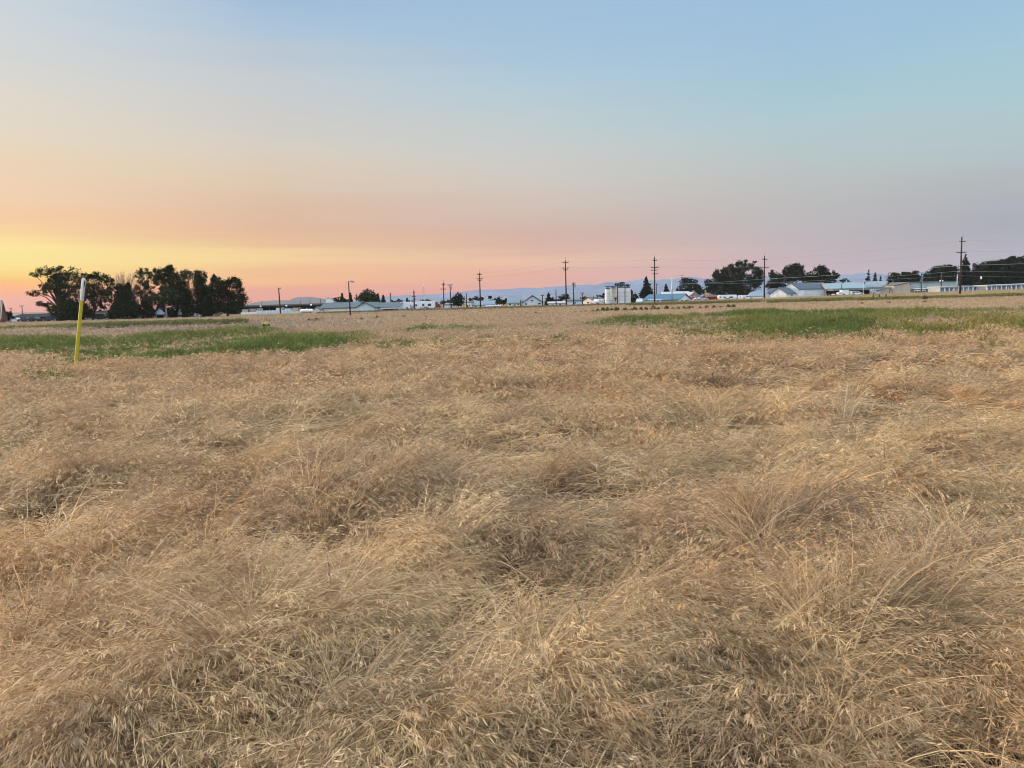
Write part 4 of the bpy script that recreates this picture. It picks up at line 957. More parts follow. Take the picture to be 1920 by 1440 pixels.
# carport building
t = house('carport_building', 'building with a pale aqua roof and a long dark carport', 'building', 236, 1622, 1553, -10, 3, 540, 530, 'R', BEIGE, RAQUA, over=.3)
house('sky_blue_roofed_building', 'building with a sky-blue roof behind the right half of the carport', 'building', 238, 1658, 1620, 1668, 45, 538, 527.5, 'R', TAUPE, RSKY, over=.3, ops=[('R', 'window', .35, .6, .9, 1.1, GLASS)])
Yk = 229; x0 = wx(1563, Yk, 545); x1 = wx(1668, Yk, 545); g = gz((x0 + x1) / 2, Yk); z0 = wz(1615, 544, Yk) - g; z1 = wz(1615, 540, Yk) - g
t = empty('open_carport', (x0, Yk, g), 'long open carport with a grey roof edge and deep shade', 'carport')
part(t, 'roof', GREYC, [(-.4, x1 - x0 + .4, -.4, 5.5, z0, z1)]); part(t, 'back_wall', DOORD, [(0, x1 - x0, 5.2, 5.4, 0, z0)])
for q in range(7): part(t, 'post', TRIMD, [((x1 - x0) * q / 6 - .08, (x1 - x0) * q / 6 + .08, -.25, -.1, 0, z0)])
# beige sheds and grey green building
house('taupe_gabled_shed', 'taupe gabled shed right of the carport', 'shed', 240, 1710, 1664, -12, 4, 537, 529.5, 'L', TAUPE, RGREY, over=.25)
house('beige_shed', 'beige shed with a roof slanting up to the right', 'shed', 230, 1707, 1677, -10, 4, 534, 529.5, 'L', BEIGE, RGREY, over=.2, ridge_at=.03, eave2=535)
t = house('grey_green_building', 'long grey-green windowless metal building with a low awning and blue doors', 'building', 234, 1797, 1707, -14, 2, 527.8, 526.5, 'F', GGREEN, RTEAL,
      ops=[('L', 'door', .24 + .065 * i, .29 + .065 * i, 0, .42, DOORB) for i in range(3)])
W, h = t['_wl'], t['_he']; part(t, 'awning', TRIMW, [(-W * .99, -W * .05, -1.8, -.07, h * .37, h * .44)]); part(t, 'canopy', TRIMW, [(-W * .99, -W * .80, -3.4, -1.9, h * .22, h * .28)])
for q in (.985, .81): part(t, 'canopy_post', TRIMD, [(-W * q, -W * q + .1, -3.3, -3.2, 0, h * .22)])
# storage units
STB = mat('storage_panel_grey', (.36, .41, .44), .55, .08, 1, stripe=('X', .3, .2))
def units(label, pa, pb, Y, ta, tb, n):
    x0 = wx(pa, Y, ta); x1 = wx(pb, Y, tb); g = gz((x0 + x1) / 2, Y) - .05; W = x1 - x0
    ha = wz(pa, ta, Y) - g; hb = wz(pb, tb, Y) - g
    t = empty('storage_unit_row', (x0, Y, g), label, 'storage units', 'storage unit rows')
    b = MB(); b.hexa((0,0,0),(W,0,0),(W,6,0),(0,6,0),(0,0,ha-.25),(W,0,hb-.25),(W,6,hb-.25),(0,6,ha-.25)); b.build('wall', STB, t)
    b = MB(); b.hexa((-.2,-.35,ha-.24),(W+.2,-.35,hb-.24),(W+.2,6.2,hb-.24),(-.2,6.2,ha-.24),(-.2,-.35,ha),(W+.2,-.35,hb),(W+.2,6.2,hb+.1),(-.2,6.2,ha+.1)); b.build('roof', RWHITE, t)
    for i in range(n):
        u = W * (i + .1) / n; v = W * (i + .9) / n; hd = (ha + (hb - ha) * i / n) * .72
        part(t, 'roller_door', DOORB, [(u, v, -.06, .02, .05, hd)])
    for i in range(n + 1):
        u = W * i / n; hd = ha + (hb - ha) * i / n - .26
        part(t, 'pillar', TRIMW, [(u - .14, u + .14, -.16, -.02, 0, hd)])
units('shorter row of blue-doored storage units left of the last tall pole', 1762, 1824, 214, 537.6, 535.6, 7)
units('lower linking row of storage units between the two white-roofed rows', 1824, 1850, 217, 537, 536, 3)
units('longer row of blue-doored storage units running out at the right edge', 1850, 1960, 212, 535, 530.5, 12)
# ------------------------------------------------------------------ poles and wires
POLES = {}
def pole(name, label, Y, pb, pyb, pt, pyt, arms=(), group=None, rad=.15, key=None, cat='pole', extra=None, m=POLE, sink=True):
    """arms: (photo row, half width in photo pixels, slope, shift)"""
    base = P(pb, pyb, Y); top = P(pt, pyt, Y); g = gz(base.x, Y) - .1
    t = empty(name, (base.x, Y, g), label, cat, group)
    tv = Vector((top.x - base.x, 0, top.z - g)); k = Y / F
    b = MB(); b.tube([(0, 0, 0), tv * .5, tv], [rad * 1.15, rad, rad * .75], 9); b.build('shaft', m, t, True)
    ends = []
    for a in arms:
        row, hw = a[0], a[1]; f = (pyb - row) / (pyb - pyt); sh = a[2] if len(a) > 2 else 0
        c = tv * f + Vector((sh * k, -rad - .06, 0)); w_ = hw * k
        b = MB(); b.box(c.x - w_, c.x + w_, c.y - .06, c.y + .06, c.z - .075, c.z + .075); ar = b.build('crossarm', m, t)
        ib = MB()
        for q in (-.95, -.5, .5, .95):
            x = c.x + q * w_; ib.tube([(x, c.y, c.z + .075), (x, c.y, c.z + .16), (x, c.y, c.z + .30)], [.03, .07, .045], 6)
            if q in (-.95, .95): ends.append(Vector((base.x + x, Y + c.y, g + c.z + .3)))
        ib.build('insulator', INSUL, ar)
        if hw > 4:
            bb = MB()
            for s in (-1, 1): bb.tube([(c.x + s * w_ * .55, c.y + .08, c.z - .05), (tv.x * f, c.y + .05, c.z - w_ * .45)], .025, 4)
            bb.build('brace', STEEL, ar)
    if extra: extra(t, tv, k)
    POLES[key] = (Vector((base.x, Y, g)) + tv, ends)
    return t
def pin(t, tv, k):
    b = MB(); b.tube([tv, tv + Vector((.02, 0, .35)), tv + Vector((.08, 0, .9))], [.06, .05, .035], 6); b.build('top_pin', INSUL, t)
def bayonet(t, tv, k):
    b = MB(); b.tube([tv + Vector((.10, 0, -.1)), tv + Vector((.3, 0, .75))], [.05, .03], 6); b.build('top_pin', INSUL, t); 
def dropper(t, tv, k):
    pin(t, tv, k); b = MB(); b.tube([tv + Vector((.28, -.1, -2.6)), tv + Vector((.28, -.1, -1.9))], .14, 8); b.build('transformer', INSUL, t)
def transformer(t, tv, k):
    b = MB(); b.tube([tv + Vector((.36, -.1, -1.3)), tv + Vector((.36, -.1, -.45))], .24, 10); b.build('transformer', INSUL, t)
GP = 'tall line poles across the field edge'
pole('utility_pole', 'tall line pole at the far right, in front of the spruce', 170, 1800, 551, 1803.5, 444, [(453, 5.5, 0), (472.5, 9, -1)], GP, .19, 'E', extra=bayonet)
pole('utility_pole', 'tall line pole left of the white gabled barn', 200, 1433, 566, 1433.6, 480, [(487, 4.5, 0), (503, 8, 0)], GP, .19, 'D', extra=pin)
pole('utility_pole', 'tall line pole with four crossarms before the bright blue roof', 201, 1227.5, 569, 1227.3, 482, [(488.5, 4, 0), (501.5, 7, 0), (506.5, 6, -1), (513.5, 6, .5)], GP, .19, 'C', extra=pin)
pole('utility_pole', 'tall line pole between the gabled barn and the silos', 200, 1062, 573, 1060, 488.5, [(492.5, 5.5, 0), (502.5, 7, 0), (506, 4.5, 0)], GP, .18, 'B', extra=pin)
pole('utility_pole', 'tall line pole before the blue-roofed shed', 200, 901, 579.5, 899, 511.5, [(514.5, 4.8, 0), (523, 5.5, 0), (526, 3.5, 0)], GP, .17, 'A', extra=pin)
GS = 'smaller poles around the town'
pole('utility_pole', 'leaning pole in front of the open truck shed', 186, 526, 587, 522.3, 540, [(541.5, 2, 2.2)], GS, .17, 's1')
pole('utility_pole', 'thin pole with a short arm at the far left, nearer the cabin', 260, 21, 592, 20.5, 578, [(578.6, 3, 0)], GS, .14, 's2')
pole('utility_pole', 'thin pole with a top arm at far left, right of the first one', 255, 42, 592, 41, 573, [(573.5, 4, 0)], GS, .14, 's3')
pole('utility_pole', 'thin pole above the roof left of the round green tree', 252, 668.3, 580, 668, 550, [(554, 2, 0), (558, 2, 0)], GS, .10, 's4')
pole('utility_pole', 'short dark pole above the right end of the glass-fronted shop', 230, 732.5, 572, 732.4, 549, [(552, 1.2, 0)], GS, .17, 's5')
pole('utility_pole', 'double-armed pole before the white trailers', 190, 777, 585, 776, 545, [(549, 1.5, 0), (556.3, 4.2, 0)], GS, .17, 's6', extra=dropper)
pole('utility_pole', 'tall thin pole left of the T-topped pole', 205, 832.3, 578, 831.5, 530, [(533.3, 2.8, 0), (541.6, 5, -.5)], GS, .15, 's7', extra=pin)
pole('utility_pole', 'T-topped pole with a transformer above the small white shed', 204, 846, 578, 843.5, 533.8, [(534.3, 5.5, 0)], GS, .15, 's8', extra=transformer)
pole('utility_pole', 'bare short pole left of the ornate cream front', 205, 875, 578, 874.5, 550, (), GS, .14, 's9')
pole('utility_pole', 'short pole between the white cottage and the gabled barn', 204, 976.5, 577, 976, 562, [(566, 2.5, 1)], GS, .14, 's10')
pole('utility_pole', 'slim aerial pole behind the cottage roof', 225, 981, 575, 980.5, 548.5, (), GS, .07, 's11', m=STEEL)
pole('utility_pole', 'T-topped pole at the right corner of the gabled barn', 203, 1017.3, 575, 1017, 552.5, [(554.5, 3, 0)], GS, .13, 's12')
pole('utility_pole', 'plain pole between the barn and the second tall pole', 206, 1042.7, 573, 1042.4, 541.8, (), GS, .14, 's13')
pole('utility_pole', 'double-armed pole just right of the second tall pole', 203, 1075.8, 573, 1075.3, 530, [(530.8, 3, 0), (534.3, 3.8, 0)], GS, .15, 's14', extra=transformer)
pole('utility_pole', 'short T-topped pole before the low blue building', 206, 1092, 572, 1091.7, 549, [(549.5, 2.6, 0)], GS, .15, 's15')
pole('utility_pole', 'thin short pole left of the silos', 210, 1113.5, 571, 1113.3, 555, (), GS, .12, 's16')
pole('utility_pole', 'thin armed pole nearest the silos', 212, 1119.8, 570, 1119.6, 551, [(554, 1.8, 0)], GS, .12, 's17')
pole('utility_pole', 'short light pole beside the four-armed pole', 225, 1231.3, 566, 1231.2, 532.5, [(533.4, 1.8, .5)], GS, .12, 's18')
pole('utility_pole', 'thin pole before the dark tree right of the stop sign', 240, 1320.3, 562, 1320, 528, (), GS, .10, 's19')
pole('utility_pole', 'thin pole in the shade of the huge tree mass', 245, 1354.5, 562, 1354.5, 528, (), GS, .09, 's20')
pole('utility_pole', 'short pole behind the light blue-roofed shed', 252, 1396.5, 560, 1396.5, 521, [(523, 1.2, 0)], GS, .10, 's21')
pole('utility_pole', 'slim post standing before the sky-blue roof', 226, 1619, 554, 1618.8, 529.5, (), GS, .14, 's22', m=STEEL)
pole('utility_pole', 'short post at the left end of the carport', 226, 1578.6, 545, 1578.4, 531.5, (), GS, .12, 's23')
pole('utility_pole', 'dark slim post against the grey-green building', 226, 1727.3, 549, 1727, 523, (), GS, .15, 's24')
pole('utility_pole', 'pale thin post just left of the last tall pole', 210, 1794.6, 548, 1794.8, 514, (), GS, .12, 's25', m=STEEL)
pole('utility_pole', 'thin short pole over the truck shed roof', 250, 563, 575, 562.8, 562.5, (), GS, .10, 's26')
pole('utility_pole', 'second thin pole over the right of the truck shed roof', 250, 581, 575, 580.8, 561.5, (), GS, .08, 's27')
pole('utility_pole', 'dark thin pole near the white roof tank', 248, 600.5, 575, 600.3, 560.5, (), GS, .12, 's28')
pole('utility_pole', 'pair-left of the thin poles over the left truck shed roof', 252, 490.5, 575, 490.5, 565.5, (), GS, .07, 's29')
# lamp poles
def lamp_pole(label, Y, pb, pyb, pt, pyt, ax, ay, curved, m=POLE, rad=.13, white=False):
    def ex(t, tv, k):
        dx, dz = ax * k, ay * k
        b = MB(); st = tv + Vector((0, 0, -.15))
        if curved: pts = [st, st + Vector((dx * .35, 0, dz * .75)), st + Vector((dx * .7, 0, dz * .98)), st + Vector((dx, 0, dz))]
        else: pts = [st, st + Vector((dx, 0, dz))]
        b.tube(pts, .045, 6); b.build('lamp_arm', STEEL, t)
        e = pts[-1]; b = MB(); b.tube([e + Vector((-.05, 0, .10)), e + Vector((.15, 0, .06)), e + Vector((.55, 0, -.02)), e + Vector((.72, 0, -.05))], [.06, .14, .16, .06], 8); b.build('lamp_head', TRIMW if white else INSUL, t)
    return pole('street_lamp', label, Y, pb, pyb, pt, pyt, (), 'lamp poles', rad, label, 'street lamp', ex, m)
lamp_pole('lamp pole with a small lamp standing in the field edge before the long white building', 116, 657, 592, 653.4, 527.5, 2.6, 1.2, False, rad=.10)
lamp_pole('street lamp with a long curved arm by the bright blue roof', 203, 1260.3, 568, 1259.8, 518.5, 17, 2.2, True, STEEL, .16)
def twin(t, tv, k):
    b = MB(); b.box(tv.x - 2 * k * 1.2, tv.x + 2 * k * 1.2, -.12, -.04, tv.z - 2.6, tv.z - 2.5); a = b.build('lamp_arm', POLE, t)
    for s in (-1, 1):
        b = MB(); x = tv.x + s * 2.2 * k; b.tube([(x, -.1, tv.z - 2.75), (x, -.1, tv.z - 2.35)], [.26, .12], 8); b.build('lamp_head', TRIMW, a)
pole('street_lamp', 'reddish pole with two white floodlights before the grey-green building', 222, 1764.5, 548, 1765.3, 510, (), 'lamp poles', .15, 'twin', 'street lamp', twin, RUST)
def oneside(t, tv, k):
    b = MB(); b.tube([tv + Vector((.2, -.1, -.9)), tv + Vector((.2, -.1, -.1))], [.24, .16], 8); b.build('lamp_head', TRIMW, t)
pole('street_lamp', 'thin pole with a white yard lamp above the storage units', 222, 1836, 545, 1838, 517.5, (), 'lamp poles', .10, 'one', 'street lamp', oneside)
# mast
Ym = 262; bm = P(796, 575, Ym); tm = P(794.8, 520, Ym); g = gz(bm.x, Ym)
t = empty('radio_mast', (bm.x, Ym, g), 'very thin guyed radio mast behind the white trailers', 'mast'); H = tm.z - g; k = Ym / F
b = MB()
for s in ((-.22, -.15), (.22, -.15), (0, .22)): b.tube([(s[0], s[1], 0), (s[0] * .9, s[1] * .9, H * .72)], .035, 4)
z = .4
while z < H * .72:
    b.tube([(-.22, -.15, z), (.22, -.15, z + .3), (0, .22, z + .6)], .018, 3); z += .6
b.tube([(0, 0, H * .7), (0, 0, H)], [.05, .02], 5); b.build('lattice', STEEL, t)
b = MB()
for dx, dy in ((-3.2, 1), (3.0, 1.5)): b.tube([(0, 0, H * .7), (dx, dy, 0)], .012, 3)
b.build('guy_wire', WIRE, t)

# wires: each conductor runs from pole to pole with sag
def wire(label, pts, sag, r=.018, mt=WIRE):
    b = MB()
    for a, c in zip(pts, pts[1:]):
        a = Vector(a); c = Vector(c); L_ = (c - a).length; q = []
        for i in range(17):
            f = i / 16; p = a.lerp(c, f); p.z -= sag * 4 * f * (1 - f) * min(1.6, L_ / 60); q.append(p)
        b.tube(q, r, 4, False)
    o = b.build('overhead_wire', mt)
    org = Vector(pts[0])
    o.data.transform(Matrix.Translation(-org)); o.location = org
    tag(o, label, 'wire', 'overhead wires')
pe, pd, pc_, pbb, pa = (POLES[k_] for k_ in 'EDCBA')
right_far = lambda row: P(2060, row, 160)
wire('highest wire strung over the tops of the tall poles', [right_far(424), pe[0] + Vector((0, 0, .8)), pd[0] + Vector((0, 0, .8)), pc_[0] + Vector((0, 0, .8)), pbb[0] + Vector((0, 0, .8)), pa[0] + Vector((0, 0, .8))], .75, .006)
wire('wire on the outer left ends of the upper crossarms of the tall poles', [right_far(446), pe[1][0], pd[1][0], pc_[1][0], pbb[1][0], pa[1][0]], .8, .007)
wire('wire on the right ends of the upper crossarms of the tall poles', [right_far(447), pe[1][1], pd[1][1], pc_[1][1], pbb[1][1], pa[1][1]], .8, .007)
wire('wire on the left ends of the lower crossarms of the tall poles', [right_far(463), pe[1][2], pd[1][2], pc_[1][2], pbb[1][2], pa[1][2]], .9, .008)
wire('wire on the right ends of the lower crossarms of the tall poles', [right_far(464), pe[1][3], pd[1][3], pc_[1][3], pbb[1][3], pa[1][3]], .9, .008)
LW = mat('pale_cable', (.55, .55, .55), .4, .05, 1)
def onp(key, row): 
    top, _ = POLES[key]; Y = top.y; return Vector((top.x, Y - .2, wz(960 + F * top.x / Y, row, Y)))
wire('pale thick cable low across the dark trees, from the four-armed pole to the right edge', [P(2060, 488, 160), P(1801, 497.5, 169.8), P(1433, 523, 199.8), P(1228, 535, 200.8)], .35, .024, LW)
wire('lower pale cable across the storage unit trees', [P(2060, 509, 160), P(1801, 508, 169.8), P(1433, 530, 199.8), P(1259, 531, 203)], .45, .014, LW)
wire('lowest thin cable in front of the right hand tree row', [P(2060, 520, 160), P(1801, 517, 169.8), P(1433, 531.5, 199.8)], .3, .010, LW)
wire('low cable from the pole before the blue-roofed shed to the second tall pole', [P(1228, 535.5, 200.8), P(1061.5, 524, 199.8), P(900.5, 537, 199.8), P(845, 540, 204)], .9, .008)

# ------------------------------------------------------------------ vehicles
PW = mat('white_vehicle_paint', (.72, .72, .71), .35, .05, .7, dirt=.15); PD = mat('dark_vehicle_paint', (.03, .032, .036), .3, .1, .7); PS = mat('silver_vehicle_paint', (.38, .40, .41), .35, .06, .7); PR = mat('red_machine_paint', (.28, .03, .025), .5, .1, .7, dirt=.2)
PG = mat('pale_green_van_paint', (.52, .60, .57), .4, .05, .7)
TYRE = mat('tyre_rubber', (.02, .02, .02), .9, .1, 3); RIM = mat('wheel_rim', (.40, .40, .41), .35, .05, 2, metal=.7)
LAMPR = mat('tail_lamp_red', (.30, .02, .015), .3, .05, 2)
PROF = {  # outline of the side, x share of length, z share of height ; windows the same way
 'sedan': ([(0,.22),(0,.55),(.03,.60),(.16,.64),(.30,.98),(.40,1),(.62,1),(.76,.68),(.96,.60),(1,.48),(1,.22)], [(.29,.68,.34,.90,.47,.90,.47,.68),(.49,.68,.49,.90,.62,.90,.71,.68)], 4.6, 1.45),
 'suv': ([(0,.22),(0,.60),(.02,.66),(.06,.98),(.12,1),(.60,1),(.72,.66),(.96,.58),(1,.46),(1,.22)], [(.08,.66,.10,.92,.30,.92,.30,.66),(.33,.66,.33,.92,.58,.92,.67,.66)], 4.7, 1.75),
 'pickup': ([(0,.26),(0,.60),(.40,.60),(.42,.98),(.48,1),(.64,1),(.73,.66),(.96,.58),(1,.46),(1,.26)], [(.45,.66,.46,.92,.55,.92,.55,.66),(.57,.66,.57,.92,.64,.92,.70,.66)], 5.4, 1.8),
 'van': ([(0,.14),(0,.92),(.04,1),(.66,1),(.80,.62),(.97,.48),(1,.38),(1,.14)], [(.60,.62,.60,.88,.68,.88,.76,.62),(.36,.62,.36,.86,.56,.86,.56,.62)], 5.2, 2.1),
 'trailer': ([(0,.14),(0,.90),(.04,1),(.92,1),(1,.84),(1,.42),(.94,.14)], [(.22,.40,.22,.66,.42,.66,.42,.40),(.62,.42,.62,.66,.74,.66,.74,.42),(.86,.5,.86,.72,.95,.72,.95,.5)], 6.8, 2.6),
 'boxtruck': ([(0,.16),(0,1),(.70,1),(.70,.80),(.84,.78),(.92,.50),(1,.44),(1,.16)], [(.75,.50,.75,.72,.83,.72,.89,.50)], 6.5, 2.8),
}
def vehicle(kind, name, label, px, Y, paint, cat, length=None, height=None, rev=False, group='parked vehicles', yaw=0, lift=0):
    prof, wins, L0, H0 = PROF[kind]; Lc = length or L0; Hc = height or H0; W = 1.8 if Lc < 6 else 2.2
    x = wx(px, Y, 570); t = empty(name, (x, Y, gz(x, Y) + lift), label, cat, group, R(yaw) + (math.pi if rev else 0))
    S_ = lambda u: (u - .5) * Lc
    b = MB(); n = len(prof); ti = lambda z: W / 2 * (1 - .16 * max(0, z - .55) / .45)
    vs = [(S_(u), -ti(z), z * Hc) for u, z in prof] + [(S_(u), ti(z), z * Hc) for u, z in prof]
    b.add(vs, [tuple(range(n)), tuple(reversed(range(n, 2 * n)))] + [(i, i + n, (i + 1) % n + n, (i + 1) % n) for i in range(n)])
    b.build('body', paint, t)
    for wn in wins:
        pts = [(wn[i], wn[i + 1]) for i in range(0, 8, 2)]
        for s in (-1, 1):
            o = [(S_(u), s * (ti(z) + .015), z * Hc) for u, z in pts]; i_ = [(S_(u), s * (ti(z) - .03), z * Hc) for u, z in pts]
            b = MB(); b.add(o + i_, [(0, 1, 2, 3), (7, 6, 5, 4)] + [(i, i + 4, (i + 1) % 4 + 4, (i + 1) % 4) for i in range(4)]); b.build('window', GLASS, t)
    wr = .33 if Hc < 2 else .38
    for u in ((.19, .81) if kind != 'trailer' else (.46, .58)):
        for s in (-1, 1):
            y = s * (W / 2 - .10); b = MB(); b.tube([(S_(u), y - .12, wr), (S_(u), y + .12, wr)], wr, 14); wh = b.build('wheel', TYRE, t)
            b = MB(); b.tube([(S_(u), y + s * .105, wr), (S_(u), y + s * .135, wr)], wr * .6, 10); b.build('rim', RIM, wh)
    if kind != 'trailer':
        for s in (-1, 1):
            yb = s * W * .36
            b = MB(); b.box(S_(1) - .05, S_(1) + .02, yb - .14, yb + .14, Hc * .38, Hc * .45); b.build('headlight', TRIMW, t)
            b = MB(); b.box(S_(0) - .02, S_(0) + .05, yb - .10, yb + .10, Hc * .40, Hc * .52); b.build('tail_light', LAMPR, t)
    return t
vehicle('sedan', 'parked_car', 'white car under the left part of the long awning', 27, 150.6, PW, 'car', yaw=12, length=2.6, height=1.0)
vehicle('sedan', 'parked_car', 'dark hatchback in the middle under the long awning', 49, 150.4, PD, 'car', yaw=-8, length=2.8, height=1.0)
vehicle('sedan', 'parked_car', 'dark car third from the left under the long awning', 61, 150.4, PD, 'car', rev=True, length=3.0, height=1.05)
vehicle('suv', 'parked_car', 'black car past the right end of the long awning', 95, 150, PD, 'car', rev=True, length=3.8, height=1.3)
vehicle('suv', 'parked_car', 'dark car right of the reddish tree trunk', 193, 149, PD, 'car', length=3.6, height=1.3)
vehicle('sedan', 'parked_car', 'white car under the wide bushy tree', 249, 147.6, PW, 'car', length=3.0, height=1.1)
vehicle('sedan', 'parked_car', 'silver car peeping out by the bush left of the white house', 262, 148.6, PS, 'car', rev=True, length=2.6, height=1.0)
vehicle('sedan', 'parked_car', 'white car at the foot of the spiky tree', 363, 148.2, PW, 'car', length=2.9, height=.95)
vehicle('boxtruck', 'parked_truck', 'white truck with a slanting cab right of the glass-fronted shop', 756, 196, PW, 'truck', length=3.6, height=2.1, rev=True)
vehicle('trailer', 'travel_trailer', 'long white trailer with a row of dark windows behind the double-armed pole', 774, 203, PW, 'trailer', length=5.2, height=2.2)
vehicle('trailer', 'travel_trailer', 'white trailer right of the tall white sign', 800, 204, PW, 'trailer', length=4.6, height=2.3, rev=True)
vehicle('pickup', 'parked_truck', 'silver pickup truck parked before the white trailers', 764, 197, PS, 'truck', length=4.6)
vehicle('boxtruck', 'parked_truck', 'red farm truck between the white trailer and the small white shed', 816, 206, PR, 'truck', length=3.2, height=1.9)
vehicle('pickup', 'parked_truck', 'white pickup beside the cream house', 1119, 208, PW, 'truck', length=4.4, height=1.5, yaw=55)
vehicle('van', 'parked_van', 'pale van between the cream house and the silos', 1129, 209, PG, 'van', length=3.6, height=1.5, yaw=70)
vehicle('van', 'parked_van', 'pale van beside the white roadside shed, left of the bright blue roof', 1199.5, 207, PG, 'van', length=4.2, height=1.35, yaw=75, rev=True)
vehicle('sedan', 'parked_car', 'pale car by the round yellow sign', 1316, 213, PS, 'car', length=3.4, height=1.2)
vehicle('sedan', 'parked_car', 'white car left of the stop sign', 1307, 214, PW, 'car', length=2.4, height=1.0)
vehicle('trailer', 'travel_trailer', 'long white camper with a dark window before the huge tree mass', 1363, 214, PW, 'camper', length=5.2, height=1.55, rev=True)
vehicle('pickup', 'parked_truck', 'white pickup with a trailer right of the long white camper', 1387, 213, PW, 'truck', length=3.6, height=1.3)
vehicle('van', 'parked_van', 'white van left of the light blue-roofed shed', 1400, 212, PW, 'van', length=3.4, height=1.25)
vehicle('pickup', 'parked_truck', 'white flatbed truck under the left of the carport', 1572, 224, PW, 'truck', length=3.6, height=1.1)
vehicle('boxtruck', 'parked_truck', 'white box truck under the carport', 1585, 224, PW, 'truck', length=3.0, height=1.7)
vehicle('suv', 'parked_car', 'long white vehicle under the middle of the carport', 1605, 223, PW, 'car', length=3.9, height=1.25)
vehicle('van', 'parked_van', 'silver van in the shade of the right part of the carport', 1643, 227, PS, 'van', length=3.6, height=1.6)
vehicle('van', 'parked_van', 'white van before the blue doors of the grey-green building', 1754, 222, PW, 'van', length=1.9, height=.95)

# ------------------------------------------------------------------ signs, posts, fences
YEL = mat('yellow_sign_paint', (.62, .42, .04), .5, .06, 1); RED = mat('red_sign_paint', (.45, .03, .03), .5, .05, 1); BLK = mat('black_marking', (.02, .02, .02), .6, .1, 1)
def text_mesh(s, size, name, material, parent, loc, rx=math.pi / 2):
    cu = bpy.data.curves.new(name, 'FONT'); cu.body = s; cu.size = size; cu.align_x = 'CENTER'; cu.align_y = 'CENTER'; cu.extrude = .004
    o = bpy.data.objects.new(name, cu); COL.objects.link(o); bpy.context.view_layer.update()
    me = bpy.data.meshes.new_from_object(o.evaluated_get(bpy.context.evaluated_depsgraph_get()))
    bpy.data.objects.remove(o); bpy.data.curves.remove(cu)
    me.name = name; me.materials.clear(); me.materials.append(material)
    o = bpy.data.objects.new(name, me); COL.objects.link(o); o.parent = parent; o.location = loc; o.rotation_euler = (rx, 0, 0); return o
def sign(name, label, Y, px, pyb, pyc, n, rad, mt, rim, txt=None, rot=0):
    b0 = P(px, pyb, Y); g = gz(b0.x, Y) - .05; t = empty(name, (b0.x, Y, g), label, 'sign', 'road signs'); zc = wz(px, pyc, Y) - g
    part(t, 'post', STEEL, [(-.045, .045, -.03, .03, 0, zc + rad * .6)])
    def disc(nm, r_, y0, y1, m, par):
        b = MB(); ring = [(r_ * math.cos(rot + 2 * math.pi * (i + .5) / n), r_ * math.sin(rot + 2 * math.pi * (i + .5) / n)) for i in range(n)]
        b.add([(x, y0, zc + z) for x, z in ring] + [(x, y1, zc + z) for x, z in ring], [tuple(range(n)), tuple(reversed(range(n, 2 * n)))] + [(i, i + n, (i + 1) % n + n, (i + 1) % n) for i in range(n)])
        return b.build(nm, m, par)
    pl = disc('sign_plate', rad, -.05, -.035, rim, t); disc('sign_face', rad * .92, -.06, -.052, mt, pl)
    if txt: text_mesh(txt, rad * .75, 'lettering', TRIMW, pl, (0, -.065, zc))
    return t
sign('stop_sign', 'red octagonal stop sign by the road beside the grey gabled building', 188, 1299, 571.5, 556, 8, .48, RED, TRIMW, 'STOP')
sign('warning_sign', 'round yellow warning sign left of the red-brown shed', 205, 1324.3, 562, 551.5, 20, .46, YEL, BLK)
t = empty('signboard', (wx(787.5, 200, 575), 200, gz(wx(787.5, 200, 575), 200)), 'tall plain white upright signboard between the two white trailers', 'sign')
h = wz(787.5, 565, 200) - t.location.z; part(t, 'board', TRIMW, [(-.36, .36, -.12, .12, .3, h)]); part(t, 'post', STEEL, [(-.25, -.15, -.05, .05, 0, .3), (.15, .25, -.05, .05, 0, .3)])
b0 = P(894.5, 580, 196); t = empty('bollard', (b0.x, 196, gz(b0.x, 196)), 'yellow bollard by the blue-roofed shed', 'bollard'); b = MB(); b.tube([(0, 0, 0), (0, 0, .85), (0, 0, .95)], [.1, .1, .04], 10); b.build('bollard_shaft', YEL, t); part(t, 'base', GREYC, [(-.16, .16, -.16, .16, 0, .06)])
for (px, lb) in ((743,'dark post nearest the glass-fronted shop'),(752,'dark post before the white truck'),(764,'dark post before the silver pickup'),(789.5,'dark post below the white signboard'),(803,'dark post before the right white trailer'),(815.5,'dark post before the red farm truck')):
    b0 = P(px, 585, 183); o = MB().tube([(0, 0, 0), (0, 0, .62), (0, 0, .68)], [.11, .10, .06], 8).build('fence_post', RUST); o.location = (b0.x, 183, gz(b0.x, 183)); tag(o, lb, 'post', 'dark posts by the truck yard')
